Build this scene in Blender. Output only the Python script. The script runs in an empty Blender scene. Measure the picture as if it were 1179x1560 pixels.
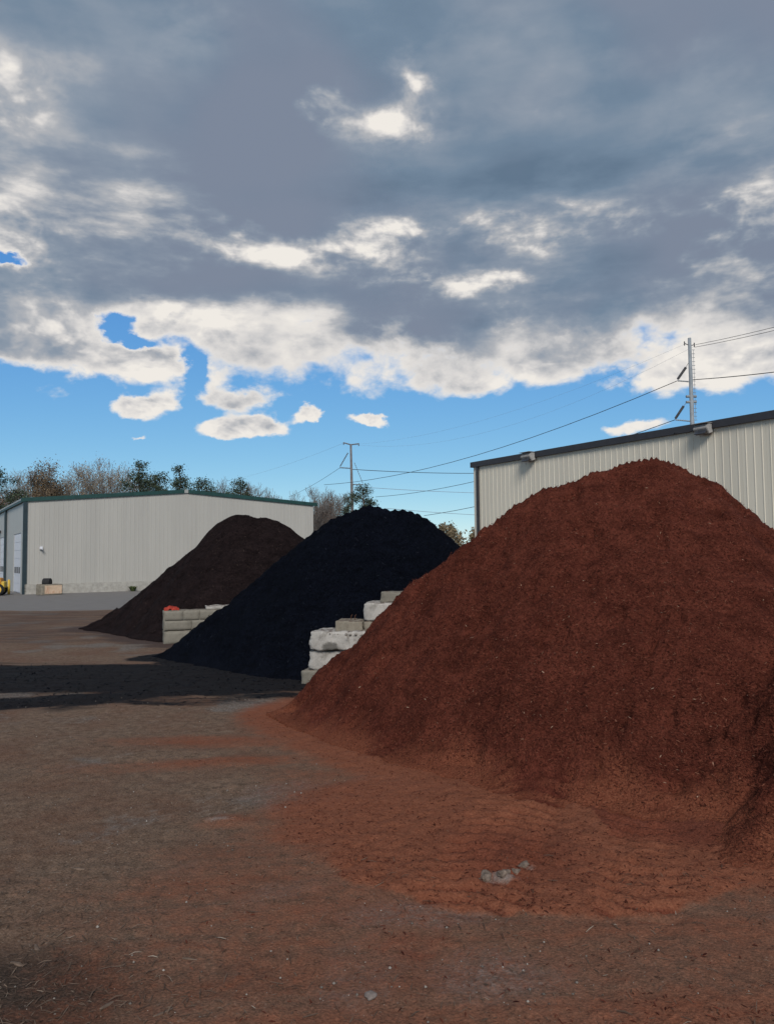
import bpy, bmesh, math, random
import numpy as np
from mathutils import Vector, Matrix

rad = math.radians
C = bpy.context.scene
COL = C.collection

# ------------------------------------------------------------------ camera
F, W0, H0, EYE = 1180.0, 1179.0, 1560.0, 2.3
PITCH, ROLL = math.atan(68.0 / 1180.0), 0.0108
FW = np.array([0, math.cos(PITCH), math.sin(PITCH)])
_r0 = np.array([1.0, 0, 0]); _u0 = np.array([0, -math.sin(PITCH), math.cos(PITCH)])
RT = _r0 * math.cos(ROLL) - _u0 * math.sin(ROLL)
UP = _u0 * math.cos(ROLL) + _r0 * math.sin(ROLL)
cam_d = bpy.data.cameras.new('camera')
cam = bpy.data.objects.new('camera', cam_d); COL.objects.link(cam)
cam_d.sensor_fit = 'VERTICAL'; cam_d.sensor_height = 24; cam_d.lens = 24 * F / H0
cam_d.clip_start = 0.1; cam_d.clip_end = 6000
cam.matrix_world = Matrix(((RT[0], UP[0], -FW[0], 0), (RT[1], UP[1], -FW[1], 0), (RT[2], UP[2], -FW[2], EYE), (0, 0, 0, 1)))
C.camera = cam

def ray(px, py):
    return FW + RT * (px - W0 / 2) / F + UP * (H0 / 2 - py) / F
def at(px, py, Y):
    d = ray(px, py); return Vector(np.array([0, 0, EYE]) + d * (Y / d[1]))
def gpt(px, py):
    d = ray(px, py); return Vector(np.array([0, 0, EYE]) - d * (EYE / d[2]))

# ------------------------------------------------------------------ sky and sun
SUN_AZ, SUN_EL = 176.0, 38.0      # compass bearing from +Y towards +X: behind the camera, to its right
w = bpy.data.worlds.new('World'); C.world = w; w.use_nodes = True
nt = w.node_tree; nt.nodes.clear()
def N(t, **k):
    n = nt.nodes.new(t)
    for a, b in k.items(): setattr(n, a, b)
    return n
def M(op, a, b=None, c=None, clamp=False):
    n = N('ShaderNodeMath', operation=op); n.use_clamp = clamp
    for i, v in enumerate((a, b, c)):
        if v is None: continue
        if isinstance(v, (int, float)): n.inputs[i].default_value = v
        else: nt.links.new(v, n.inputs[i])
    return n.outputs[0]
def SS(x, lo, hi):
    n = N('ShaderNodeMapRange', interpolation_type='SMOOTHSTEP')
    nt.links.new(x, n.inputs[0]); n.inputs[1].default_value = lo; n.inputs[2].default_value = hi
    return n.outputs[0]
def XYZ(x, y, z):
    n = N('ShaderNodeCombineXYZ')
    for i, v in enumerate((x, y, z)):
        if isinstance(v, (int, float)): n.inputs[i].default_value = v
        else: nt.links.new(v, n.inputs[i])
    return n.outputs[0]
def NOISE(vec, scale, detail=6, rough=0.55, dist=0.0):
    n = N('ShaderNodeTexNoise'); n.inputs['Scale'].default_value = scale; n.inputs['Detail'].default_value = detail
    n.inputs['Roughness'].default_value = rough; n.inputs['Distortion'].default_value = dist
    nt.links.new(vec, n.inputs['Vector']); return n.outputs[0]
def RAMP(x, stops, interp='LINEAR'):
    n = N('ShaderNodeValToRGB'); n.color_ramp.interpolation = interp
    while len(n.color_ramp.elements) < len(stops): n.color_ramp.elements.new(0.5)
    for e, (p, c) in zip(n.color_ramp.elements, stops):
        e.position = p; e.color = (c, c, c, 1) if isinstance(c, (int, float)) else (*c, 1)
    nt.links.new(x, n.inputs[0]); return n.outputs[0]
def MIX(f, a, b):
    n = N('ShaderNodeMix', data_type='RGBA')
    nt.links.new(f, n.inputs[0])
    for v, s in ((a, n.inputs[6]), (b, n.inputs[7])):
        if isinstance(v, tuple): s.default_value = (*v, 1)
        else: nt.links.new(v, s)
    return n.outputs[2]

tc = N('ShaderNodeTexCoord'); sep = N('ShaderNodeSeparateXYZ'); nt.links.new(tc.outputs['Generated'], sep.inputs[0])
dx, dy, dz = sep.outputs
az = M('MULTIPLY', M('ARCTAN2', dx, dy), 180 / math.pi)
el = M('MULTIPLY', M('ARCSINE', dz), 180 / math.pi)
elp = M('MAXIMUM', el, 0.0)
# cloud coordinates on the sphere of directions, a little flattened
def VADD(a, b):
    n = N('ShaderNodeVectorMath', operation='ADD'); nt.links.new(a, n.inputs[0])
    if isinstance(b, tuple): n.inputs[1].default_value = b
    else: nt.links.new(b, n.inputs[1])
    return n.outputs[0]
def BILLOW(vec, scale, detail=3, rough=.5):
    """rounded heads with creases between them"""
    n = N('ShaderNodeTexVoronoi', feature='F1', normalize=True); n.inputs['Scale'].default_value = scale; n.inputs['Detail'].default_value = detail
    n.inputs['Roughness'].default_value = rough; n.inputs['Lacunarity'].default_value = 2.2
    nt.links.new(vec, n.inputs['Vector']); return M('SUBTRACT', .36, n.outputs['Distance'])
P = XYZ(dx, dy, M('MULTIPLY', dz, 1.55))
warp = N('ShaderNodeTexNoise'); warp.inputs['Scale'].default_value = 9.0; warp.inputs['Detail'].default_value = 4
nt.links.new(P, warp.inputs['Vector'])
wv = N('ShaderNodeVectorMath', operation='MULTIPLY_ADD'); nt.links.new(warp.outputs['Color'], wv.inputs[0])
wv.inputs[1].default_value = (.075, .075, .075); nt.links.new(P, wv.inputs[2]); PW = wv.outputs[0]
swp = N('ShaderNodeSeparateXYZ'); wl2 = N('ShaderNodeTexNoise'); wl2.inputs['Scale'].default_value = 11.0; wl2.inputs['Detail'].default_value = 6; wl2.inputs['Roughness'].default_value = .6
nt.links.new(P, wl2.inputs['Vector']); nt.links.new(wl2.outputs['Color'], swp.inputs[0])
azw = M('ADD', az, M('MULTIPLY', M('SUBTRACT', swp.outputs[0], .5), 5.5)); elw = M('ADD', el, M('MULTIPLY', M('SUBTRACT', swp.outputs[1], .5), 3.2))
elr = M('MAXIMUM', M('ADD', el, M('MULTIPLY', M('SUBTRACT', swp.outputs[2], .5), 5.0)), 0.0)
PU = VADD(PW, (0.0, 0.0, .022))
fbm = NOISE(P, 8.0, 9, 0.56); fbm_up = NOISE(VADD(P, (0, 0, .03)), 8.0, 9, .56)
soft = NOISE(P, 5.0, 4, 0.45)
puff = BILLOW(PW, 15.0); puff_up = BILLOW(PU, 15.0)
big = NOISE(P, 2.2, 3, 0.5)
relief = M('ADD', M('MULTIPLY', M('SUBTRACT', puff_up, puff), 1.7), M('MULTIPLY', M('SUBTRACT', fbm_up, fbm), 1.7))   # tops lit, bellies grey
def blob(a, e, ra, re, amp):        # a soft patch of cloud at a bearing and an elevation, degrees
    u = M('DIVIDE', M('SUBTRACT', azw, a), ra); v = M('DIVIDE', M('SUBTRACT', elw, e), re)
    return M('MULTIPLY', M('EXPONENT', M('MULTIPLY', M('ADD', M('MULTIPLY', u, u), M('MULTIPLY', v, v)), -1.0)), amp)
def total(bs):
    t = None
    for b in bs:
        x = blob(*b); t = x if t is None else M('ADD', t, x)
    return t
# how much cloud: clear below about 9 degrees, broken to 14, closed above
cover0 = RAMP(M('DIVIDE', elr, 90.0), [(0, 0), (0.09, .10), (0.125, .27), (0.150, .46), (0.18, .62), (0.22, .85), (1, .9)])
cov = M('ADD', M('SUBTRACT', M('MULTIPLY', cover0, 1.5), .62), total([
    (-18.3, 13.9, 3.2, 1.7, .22), (-17.4, 13.6, 1.9, .9, .45), (-17.6, 10.6, 1.9, .7, 1.0), (-10.4, 9.3, 3.4, .8, 1.15), (-10.6, 11.3, 2.4, .8, .60),
    (-5.5, 10.3, 1.2, .5, .95), (-.8, 9.9, 1.4, .6, 1.1), (5.0, 12.1, 2.6, 1.0, .30), (-25.0, 14.6, 5, 1.7, .42), (10.8, 13.6, 2.4, 1.1, .35), (17.5, 9.0, 2.0, .6, .60),
    (20.5, 12.3, 4.2, 1.5, .40), (25, 12.0, 4.5, 1.7, .36), (-19.6, 15.9, 1.3, .75, -.85), (-17.7, 15.1, 1.2, .5, -.75), (-15.5, 15.4, .9, .8, -.28), (-14.3, 13.4, .9, 1.9, -.55), (-26.8, 19.6, 1.6, .45, -.9),
    (16.5, 12.6, 2.2, .8, -.30), (-23.0, 12.3, 5, .8, -.25), (4.5, 9.9, 8, .8, -.2), (-24, 8.7, 1.2, .22, .34), (-18.5, 8.3, .6, .18, .42)]))
dens = M('ADD', cov, M('ADD', M('MULTIPLY', M('SUBTRACT', fbm, .5), .85), M('MULTIPLY', puff, .95)))
alpha = SS(dens, -0.02, 0.24)
# how thick, hence how grey
thick0 = RAMP(M('DIVIDE', elr, 90.0), [(0, .02), (0.11, .06), (0.145, .30), (0.18, .50), (0.215, .60), (0.25, .74), (0.30, .88), (0.5, .90), (0.75, .84), (1, .74)])
thick = M('ADD', thick0, total([
    (-9, 19.1, 7, 1.3, .42), (2, 17.2, 6, 1.4, .44), (13, 20, 7, 1.8, .34), (8, 17.2, 6, .8, .22), (20, 20.5, 5, 1.3, .10), (24, 16.6, 4, 1.4, .14), (-12, 25, 12, 2, .10), (14, 25.8, 9, 1.6, .14),
    (2.4, 32.4, 1.7, 1.3, -.95), (1.2, 29.6, 3.4, 1.2, -.85), (-4.4, 31.4, 2.2, 1.4, -.78), (-27, 29.0, 3.8, 3.0, -.48), (-15, 34.5, 3, 2.5, -.2), (20, 33, 5, 2, -.16), (-20, 26.5, 4, 1.6, -.14), (11.0, 23.0, 5.4, 1.4, -.80),
    (-.3, 22.8, 2.8, 1.6, -.72), (-5, 22.2, 7.5, 1.0, -.62), (6, 19.6, 8, .9, -.40), (-9.5, 23.3, 1.6, .6, -.36), (-27, 20.8, 3.6, 1.7, -.62), (-22, 17.2, 6, 1.4, -.22), (25, 21.4, 7, 2.2, -.46), (4, 19.4, 8, .7, -.26), (26, 31, 6, 4, -.12), (-9, 35.5, 4, 2, -.22), (-22, 32, 3, 1.5, -.12), (8, 35, 5, 1.6, -.12), (12, 30, 6, 1.2, -.12), (22, 27, 4, 1.2, -.14)]))
rag = M('ADD', M('ADD', M('MULTIPLY', M('SUBTRACT', fbm, .5), .95), M('MULTIPLY', puff, -.12)), relief)
rag = M('MULTIPLY', rag, SS(thick, 1.0, .35))            # ragged where thin and bright, smooth in the deep grey
thick = M('ADD', thick, M('ADD', M('MULTIPLY', M('SUBTRACT', big, .5), .20), M('ADD', rag, M('MULTIPLY', M('SUBTRACT', soft, .5), 1.9))))
rolls = NOISE(XYZ(dx, dy, M('MULTIPLY', dz, 3.4)), 7.5, 9, .56)
mid = M('MULTIPLY', SS(elr, 14.5, 18.5), M('SUBTRACT', 1.0, M('MULTIPLY', SS(elr, 24.0, 29.0), .72)))
thick = M('ADD', thick, M('MULTIPLY', M('MULTIPLY', M('SUBTRACT', .5, rolls), 2.5), mid))
thick = M('MULTIPLY', thick, SS(dens, .05, .6))
cloud = RAMP(M('MULTIPLY', thick, .70), [(0.0, (.87, .83, .775)), (0.10, (.70, .68, .665)), (0.24, (.43, .445, .475)), (0.42, (.268, .32, .392)), (0.68, (.170, .240, .328)), (1.0, (.120, .182, .262))])
tint = NOISE(P, 3.6, 2, .5)
cloud = MIX(SS(tint, .42, .66), cloud, MIX(SS(thick, .3, .9), cloud, (.205, .245, .325)))
sky = N('ShaderNodeTexSky', sky_type='NISHITA'); sky.sun_disc = False
sky.sun_elevation = rad(SUN_EL); sky.sun_rotation = rad(SUN_AZ); sky.altitude = 2500; sky.air_density = .9; sky.dust_density = .1; sky.ozone_density = 2.0
SKY_S = 0.08
EXPO = 0.95
cs = N('ShaderNodeVectorMath', operation='SCALE'); nt.links.new(cloud, cs.inputs[0]); cs.inputs['Scale'].default_value = 2 ** -EXPO / SKY_S
# the clear sky through a camera's response: each channel compressed a little
sc_ = N('ShaderNodeSeparateColor'); nt.links.new(sky.outputs[0], sc_.inputs[0]); KS = 2 ** -EXPO / SKY_S
blue = N('ShaderNodeCombineColor')
for ch, (k_, p_) in enumerate(((.076, 1.0), (.172, .68), (.445, .28))):
    nt.links.new(M('MULTIPLY', M('POWER', sc_.outputs[ch], p_), k_ * KS), blue.inputs[ch])
out = MIX(alpha, blue.outputs[0], cs.outputs[0])
bg = N('ShaderNodeBackground'); bg.inputs['Strength'].default_value = SKY_S
nt.links.new(out, bg.inputs['Color'])
wo = N('ShaderNodeOutputWorld'); nt.links.new(bg.outputs[0], wo.inputs[0])

sun_d = bpy.data.lights.new('sun', 'SUN'); sun_d.energy = 1.5; sun_d.angle = rad(22); sun_d.color = (1, .95, .88)
sun = bpy.data.objects.new('sun', sun_d); COL.objects.link(sun)
sdir = Vector((math.sin(rad(SUN_AZ)) * math.cos(rad(SUN_EL)), math.cos(rad(SUN_AZ)) * math.cos(rad(SUN_EL)), math.sin(rad(SUN_EL))))
sun.rotation_euler = sdir.to_track_quat('Z', 'Y').to_euler()
C.view_settings.view_transform = 'Standard'; C.view_settings.look = 'None'
C.view_settings.exposure = EXPO; C.view_settings.gamma = 1; C.view_settings.use_curve_mapping = False

# ------------------------------------------------------------------ helpers
def fade(t): return t * t * t * (t * (t * 6 - 15) + 10)
def vnoise(x, y, seed=0):
    xi = np.floor(x).astype(np.int64); yi = np.floor(y).astype(np.int64)
    u = fade(x - xi); v = fade(y - yi)
    def h(a, b):
        n = (a * 374761393 + b * 668265263 + seed * 974711) & 0x7fffffff
        n = ((n ^ (n >> 13)) * 1274126177) & 0x7fffffff
        return ((n ^ (n >> 16)) & 0xffff) / 65535.0
    a = h(xi, yi); b = h(xi + 1, yi); c = h(xi, yi + 1); d = h(xi + 1, yi + 1)
    return (a + (b - a) * u + (c - a) * v + (a - b - c + d) * u * v) * 2 - 1
def fbmn(x, y, seed=0, oct=4, gain=.5):
    s = 0; a = 1; t = 0
    for i in range(oct):
        s = s + a * vnoise(x, y, seed + i * 17); t += a; a *= gain
        x, y = (x * .8 - y * .6) * 2.03 + 3.1, (x * .6 + y * .8) * 2.03 - 1.7
    return s / t
def sst(x, lo, hi):
    t = np.clip((x - lo) / (hi - lo), 0, 1); return t * t * (3 - 2 * t)

def tag(o, label=None, cat=None, group=None, kind=None):
    for k, v in (('label', label), ('category', cat), ('group', group), ('kind', kind)):
        if v: o[k] = v
    return o
def empty(name, loc, rz=0):
    o = bpy.data.objects.new(name, None); COL.objects.link(o); o.location = loc; o.rotation_euler = (0, 0, rz)
    o.empty_display_size = .2; return o
def link(name, me, mat=None, parent=None, smooth=False):
    if mat is not None and not me.materials: me.materials.append(mat)
    o = bpy.data.objects.new(name, me); COL.objects.link(o)
    if parent is not None: o.parent = parent
    if smooth: me.polygons.foreach_set('use_smooth', [True] * len(me.polygons))
    return o
def obj(name, bm, mat, parent=None, smooth=False):
    me = bpy.data.meshes.new(name); bmesh.ops.recalc_face_normals(bm, faces=bm.faces); bm.to_mesh(me); bm.free()
    return link(name, me, mat, parent, smooth)
def npmesh(name, V, Q, attrs=None):
    """mesh from numpy vertices and faces (all of one size)"""
    me = bpy.data.meshes.new(name); V = np.asarray(V, np.float32); Q = np.asarray(Q, np.int32)
    k = Q.shape[1]
    me.vertices.add(len(V)); me.vertices.foreach_set('co', V.ravel())
    me.loops.add(Q.size); me.loops.foreach_set('vertex_index', Q.ravel())
    me.polygons.add(len(Q)); me.polygons.foreach_set('loop_start', np.arange(0, Q.size, k, dtype=np.int32))
    for n, a in (attrs or {}).items():
        at_ = me.attributes.new(n, 'FLOAT', 'POINT'); at_.data.foreach_set('value', np.asarray(a, np.float32).ravel())
    me.update(calc_edges=True); me.validate(); return me
def gridfaces(nr, nc):
    i = np.arange(nr * nc).reshape(nr, nc)
    return np.stack([i[:-1, :-1], i[:-1, 1:], i[1:, 1:], i[1:, :-1]], -1).reshape(-1, 4)
def bx(bm, c, s, m=None, bevel=0):
    """box of centre c and size s"""
    r = bmesh.ops.create_cube(bm, size=1)
    for v in r['verts']:
        v.co = Vector((v.co.x * s[0] + c[0], v.co.y * s[1] + c[1], v.co.z * s[2] + c[2]))
    if m is not None:
        bmesh.ops.transform(bm, matrix=m, verts=r['verts'])
    if bevel:
        es = list({e for v in r['verts'] for e in v.link_edges})
        bmesh.ops.bevel(bm, geom=es, offset=bevel, segments=2, affect='EDGES', profile=.5)
def tube(bm, a, b, r0, r1=None, n=8, caps=True):
    a = Vector(a); b = Vector(b); r1 = r0 if r1 is None else r1
    z = (b - a).normalized(); x = z.orthogonal().normalized(); y = z.cross(x)
    A = [bm.verts.new(a + (x * math.cos(t) + y * math.sin(t)) * r0) for t in [2 * math.pi * i / n for i in range(n)]]
    B = [bm.verts.new(b + (x * math.cos(t) + y * math.sin(t)) * r1) for t in [2 * math.pi * i / n for i in range(n)]]
    for i in range(n): bm.faces.new((A[i], A[(i + 1) % n], B[(i + 1) % n], B[i]))
    if caps: bm.faces.new(A[::-1]); bm.faces.new(B)
def prism(bm, pts, d):
    """closed polygon pts (3-D) pushed along d"""
    A = [bm.verts.new(Vector(p)) for p in pts]; B = [bm.verts.new(Vector(p) + Vector(d)) for p in pts]
    n = len(pts); bm.faces.new(A); bm.faces.new(B[::-1])
    for i in range(n): bm.faces.new((A[i], B[i], B[(i + 1) % n], A[(i + 1) % n]))
def copy_tree(o, parent=None):
    c = o.copy(); COL.objects.link(c)
    if parent is not None: c.parent = parent
    for ch in list(o.children): copy_tree(ch, c)
    return c

# ------------------------------------------------------------------ materials
class Mat:
    def __init__(s, name, rough=.8, spec=.3, metal=0):
        s.m = bpy.data.materials.new(name); s.m.use_nodes = True; s.t = s.m.node_tree
        s.b = s.t.nodes['Principled BSDF']; s.b.inputs['Roughness'].default_value = rough
        s.b.inputs['Specular IOR Level'].default_value = spec; s.b.inputs['Metallic'].default_value = metal
        s.co = s.t.nodes.new('ShaderNodeTexCoord').outputs['Object']
    def n(s, t, **k):
        x = s.t.nodes.new(t)
        for a, b in k.items(): setattr(x, a, b)
        return x
    def put(s, v, sock):
        if isinstance(v, tuple): sock.default_value = (*v, 1) if len(v) == 3 else v
        elif isinstance(v, (int, float)): sock.default_value = v
        else: s.t.links.new(v, sock)
    def noise(s, scale, detail=4, rough=.6, stretch=None, dist=0, col=False):
        v = s.co
        if stretch:
            mp = s.n('ShaderNodeMapping'); mp.inputs['Scale'].default_value = stretch; s.t.links.new(v, mp.inputs[0]); v = mp.outputs[0]
        x = s.n('ShaderNodeTexNoise'); x.inputs['Scale'].default_value = scale; x.inputs['Detail'].default_value = detail
        x.inputs['Roughness'].default_value = rough; x.inputs['Distortion'].default_value = dist
        s.t.links.new(v, x.inputs['Vector']); return x.outputs['Color' if col else 0]
    def voro(s, scale, stretch=None, feature='F1', out='Color'):
        v = s.co
        if stretch:
            mp = s.n('ShaderNodeMapping'); mp.inputs['Scale'].default_value = stretch; s.t.links.new(v, mp.inputs[0]); v = mp.outputs[0]
        x = s.n('ShaderNodeTexVoronoi', feature=feature); x.inputs['Scale'].default_value = scale; s.t.links.new(v, x.inputs['Vector']); return x.outputs[out]
    def ss(s, x, lo, hi, a=0., b=1.):
        n = s.n('ShaderNodeMapRange', interpolation_type='SMOOTHSTEP'); s.put(x, n.inputs[0])
        for i, v in enumerate((lo, hi, a, b)): n.inputs[i + 1].default_value = v
        return n.outputs[0]
    def math(s, op, a, b=0.):
        n = s.n('ShaderNodeMath', operation=op); s.put(a, n.inputs[0]); s.put(b, n.inputs[1]); return n.outputs[0]
    def mix(s, f, a, b, mode='MIX'):
        n = s.n('ShaderNodeMix', data_type='RGBA', blend_type=mode); s.put(f, n.inputs[0]); s.put(a, n.inputs[6]); s.put(b, n.inputs[7]); return n.outputs[2]
    def ramp(s, x, stops):
        n = s.n('ShaderNodeValToRGB')
        while len(n.color_ramp.elements) < len(stops): n.color_ramp.elements.new(.5)
        for e, (p, c) in zip(n.color_ramp.elements, stops): e.position = p; e.color = (*c, 1)
        s.t.links.new(x, n.inputs[0]); return n.outputs[0]
    def attr(s, name): return s.n('ShaderNodeAttribute', attribute_name=name).outputs['Fac']
    def island(s): return s.n('ShaderNodeNewGeometry').outputs['Random Per Island']
    def bump(s, h, strength=.5, dist=.02):
        n = s.n('ShaderNodeBump'); n.inputs['Strength'].default_value = strength; n.inputs['Distance'].default_value = dist
        s.t.links.new(h, n.inputs['Height']); s.t.links.new(n.outputs[0], s.b.inputs['Normal'])
    def color(s, c): s.put(c, s.b.inputs['Base Color']); return s
MT = {}
def simple(name, col, rough=.7, var=.15, scale=3, metal=0, spec=.3):
    m = Mat(name, rough, spec, metal); d = tuple(x * (1 - var * 1.6) for x in col); l = tuple(min(1, x * (1 + var)) for x in col)
    m.color(m.ramp(m.noise(scale, 5), [(.3, d), (.7, l)])); MT[name] = m.m; return m

def mulch(name, cols, flake, bump=.6, dry_lit=None):
    m = Mat(name, .95, .04)
    c = m.ramp(m.math('ADD', m.math('MULTIPLY', m.noise(38, 5, .75, (1, 1, 1.6)), .62), m.math('MULTIPLY', m.noise(5.5, 5, .65, (1, 1, 1.8)), .38)), list(zip((.30, .46, .58, .74), cols)))
    c2 = m.ramp(m.voro(55, (1, .45, 1)), list(zip((.05, .4, .7, .97), cols)))
    c = m.mix(.5, c, c2)
    c = m.mix(m.ss(m.noise(1.7, 5, .6, (1, 1, 1.5)), .44, .66, 0, .42), c, tuple(x * 1.35 for x in cols[2]))
    c = m.mix(m.ss(m.noise(2.4, 6, .7, (1, 1, 1.8)), .47, .66, 0, .75), c, tuple(x * .52 for x in cols[1]))
    if dry_lit: c = m.mix(m.ss(m.attr('dry_lit'), .1, .95, 0, .68), c, m.ramp(m.noise(50, 5, .7), list(zip((.3, .46, .6, .78), dry_lit))))
    sp = m.voro(70, (1, .35, 1), 'F1', 'Distance')
    c = m.mix(m.math('MULTIPLY', m.ss(sp, .10, .20, 1., 0.), m.ss(m.noise(9, 2), .5, .62, 0, .7)), c, flake)
    m.color(c)
    m.bump(m.math('ADD', m.noise(45, 6, .75), m.voro(60, (1, .5, 1), 'F1', 'Distance')), bump, .03)
    MT[name] = m.m; return m
mulch('red_mulch', [(.024, .006, .005), (.072, .0185, .0125), (.112, .032, .0205), (.175, .056, .035)], (.26, .11, .07), .6, [(.080, .0225, .012), (.172, .057, .031), (.228, .084, .047), (.31, .135, .080)])
mulch('black_mulch', [(.0008, .0011, .0026), (.0019, .0027, .0058), (.0032, .0044, .0088), (.007, .009, .0155)], (.014, .017, .024))
mulch('brown_mulch', [(.0045, .0031, .0034), (.0112, .0075, .0081), (.0175, .0115, .0118), (.030, .020, .0195)], (.06, .042, .037))

def chips(name, stops):
    m = Mat(name, .92, .05)
    c = m.ramp(m.island(), stops); m.color(m.mix(m.noise(60, 2), c, m.mix(.35, c, (0, 0, 0)))); MT[name] = m.m
chips('red_chips', [(0, (.026, .007, .0055)), (.4, (.080, .022, .0145)), (.8, (.125, .037, .0235)), (.96, (.15, .048, .030)), (.996, (.21, .09, .058)), (1, (.42, .29, .21))])
chips('black_chips', [(0, (.0008, .0011, .0026)), (.6, (.0028, .0039, .008)), (.95, (.0065, .0085, .0145)), (1, (.022, .026, .036))])
chips('brown_chips', [(0, (.006, .0042, .0045)), (.6, (.016, .0108, .0112)), (.95, (.031, .021, .02)), (1, (.07, .05, .043))])
chips('pale_chips', [(0, (.07, .048, .037)), (.45, (.11, .076, .058)), (.8, (.145, .10, .076)), (.96, (.20, .15, .115)), (1, (.36, .30, .245))])

# ground
g = Mat('yard_ground', .92, .12)
fine = g.noise(60, 6, .75); mid = g.noise(9, 5, .65); wide = g.noise(.9, 5, .6); streak = g.noise(1.6, 7, .68, (.25, 1.5, 1), .5)
dirt = g.ramp(fine, [(.28, (.058, .036, .0245)), (.47, (.132, .088, .062)), (.6, (.185, .126, .092)), (.76, (.275, .205, .158))])
dirt = g.mix(1.0, dirt, g.ramp(mid, [(.30, (.62, .60, .58)), (.48, (.95, .95, .95)), (.70, (1.32, 1.30, 1.27))]), 'MULTIPLY')
vr = g.voro(34); sepv = g.n('ShaderNodeSeparateColor'); g.t.links.new(vr, sepv.inputs[0])
dirt = g.mix(g.math('MULTIPLY', g.ss(g.voro(34, None, 'F1', 'Distance'), .12, .30, 1, 0), g.ss(sepv.outputs[0], .72, .90, 0, .75)), dirt, (.27, .225, .185))
dirt = g.mix(g.math('MULTIPLY', g.ss(g.voro(34, None, 'F1', 'Distance'), .2, .5, 1, 0), g.ss(sepv.outputs[1], .75, .92, 0, .6)), dirt, (.035, .023, .017))
dirt = g.mix(g.ss(wide, .38, .68, 0, .55), dirt, g.ramp(fine, [(.3, (.050, .023, .0145)), (.5, (.120, .058, .037)), (.72, (.195, .105, .072))]))
stone = g.ss(g.voro(42, None, 'F1', 'Distance'), .06, .2, 1, 0)
gravel = g.ramp(g.voro(48), [(.0, (.06, .050, .043)), (.4, (.125, .108, .096)), (.75, (.175, .155, .14)), (1, (.30, .27, .25))])
A_gr = g.ss(g.math('ADD', g.attr('gravel'), g.math('MULTIPLY', g.math('SUBTRACT', mid, .5), 1.1)), .25, .75)
base = g.mix(g.math('MULTIPLY', A_gr, .8), dirt, gravel)
dk = g.ss(g.math('ADD', g.attr('damp'), g.math('MULTIPLY', g.math('SUBTRACT', mid, .5), .9)), .2, .8, 0, .8)
base = g.mix(dk, base, g.ramp(fine, [(.3, (.012, .009, .0075)), (.55, (.034, .026, .021)), (.75, (.07, .055, .045))]))
redc = g.ramp(g.math('ADD', g.math('MULTIPLY', fine, .65), g.math('MULTIPLY', g.noise(13, 6, .7, (.8, 1.6, 1)), .35)), [(.27, (.075, .021, .0108)), (.46, (.172, .057, .0305)), (.60, (.235, .087, .048)), (.78, (.32, .142, .085))])
red_fresh_shade = g.ramp(fine, [(.27, (.045, .0115, .007)), (.5, (.125, .034, .019)), (.75, (.22, .073, .044))])  # fresh mulch, also the painted shade in the tyre furrows
a_r = g.math('ADD', g.attr('red'), g.math('ADD', g.math('MULTIPLY', g.math('SUBTRACT', mid, .5), .55), g.math('ADD', g.math('MULTIPLY', g.math('SUBTRACT', streak, .5), .55), g.math('MULTIPLY', g.math('SUBTRACT', fine, .5), .45))))
base = g.mix(g.ss(a_r, .22, .80, 0, .95), base, g.mix(g.ss(g.attr('fresh_shade'), .1, .9), redc, red_fresh_shade))
a_b = g.math('ADD', g.attr('black'), g.math('ADD', g.math('MULTIPLY', g.math('SUBTRACT', mid, .5), .35), g.math('ADD', g.math('MULTIPLY', g.math('SUBTRACT', streak, .5), 1.3), g.math('MULTIPLY', g.math('SUBTRACT', fine, .5), .3))))
base = g.mix(g.ss(a_b, .28, .62, 0, .96), base, g.ramp(fine, [(.3, (.0014, .0018, .0034)), (.55, (.0042, .0053, .0080)), (.80, (.020, .021, .024))]))
a_n = g.math('ADD', g.attr('brown'), g.math('ADD', g.math('MULTIPLY', g.math('SUBTRACT', streak, .5), 1.7), g.math('MULTIPLY', g.math('SUBTRACT', mid, .5), .4)))
base = g.mix(g.ss(a_n, .35, .85, 0, .9), base, g.ramp(fine, [(.3, (.028, .018, .0165)), (.55, (.066, .045, .040)), (.78, (.115, .082, .073))]))
a_p = g.ss(g.math('ADD', g.attr('pale'), g.math('MULTIPLY', g.math('SUBTRACT', mid, .5), .8)), .3, .7, 0, .9)
base = g.mix(a_p, base, g.ramp(fine, [(.3, (.13, .105, .09)), (.7, (.30, .26, .235))]))
base = g.mix(g.ss(g.math('ADD', g.attr('asphalt'), g.math('MULTIPLY', g.math('SUBTRACT', streak, .5), .4)), .3, .7), base, g.ramp(g.noise(5, 6, .7, (.25, 1, 1)), [(.3, (.15, .142, .138)), (.7, (.21, .20, .195))]))
g.color(base)
g.bump(g.math('ADD', g.noise(75, 5, .75), g.math('MULTIPLY', g.voro(48, None, 'F1', 'Distance'), .6)), .55, .022)
MT['ground'] = g.m

def siding(name, col, dirtc):
    m = Mat(name, .5, .35)
    c = m.ramp(m.noise(1.2, 5, .6, (1, 1, .18)), [(.3, tuple(x * .93 for x in col)), (.7, col)])
    c = m.mix(m.ss(m.noise(3.5, 6, .7, (1, 1, .12)), .55, .8, 0, .22), c, dirtc)
    oi_ = m.n('ShaderNodeObjectInfo').outputs['Random']; m.color(m.mix(1.0, c, m.ramp(oi_, [(0, (.93, .93, .935)), (1, (1., 1., 1.))]), 'MULTIPLY')); MT[name] = m.m
siding('cream_siding', (.70, .645, .535), (.50, .45, .36))
siding('grey_siding', (.42, .405, .375), (.28, .27, .255))
simple('dark_trim', (.040, .040, .046), .5, .1)
simple('green_trim', (.016, .055, .052), .5, .15)
simple('teal_post', (.022, .038, .047), .5, .1)
simple('roof_metal', (.30, .31, .30), .5, .1)
simple('door_white', (.62, .62, .66), .5, .05)
simple('dark_glass', (.02, .022, .026), .15, .1)
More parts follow.
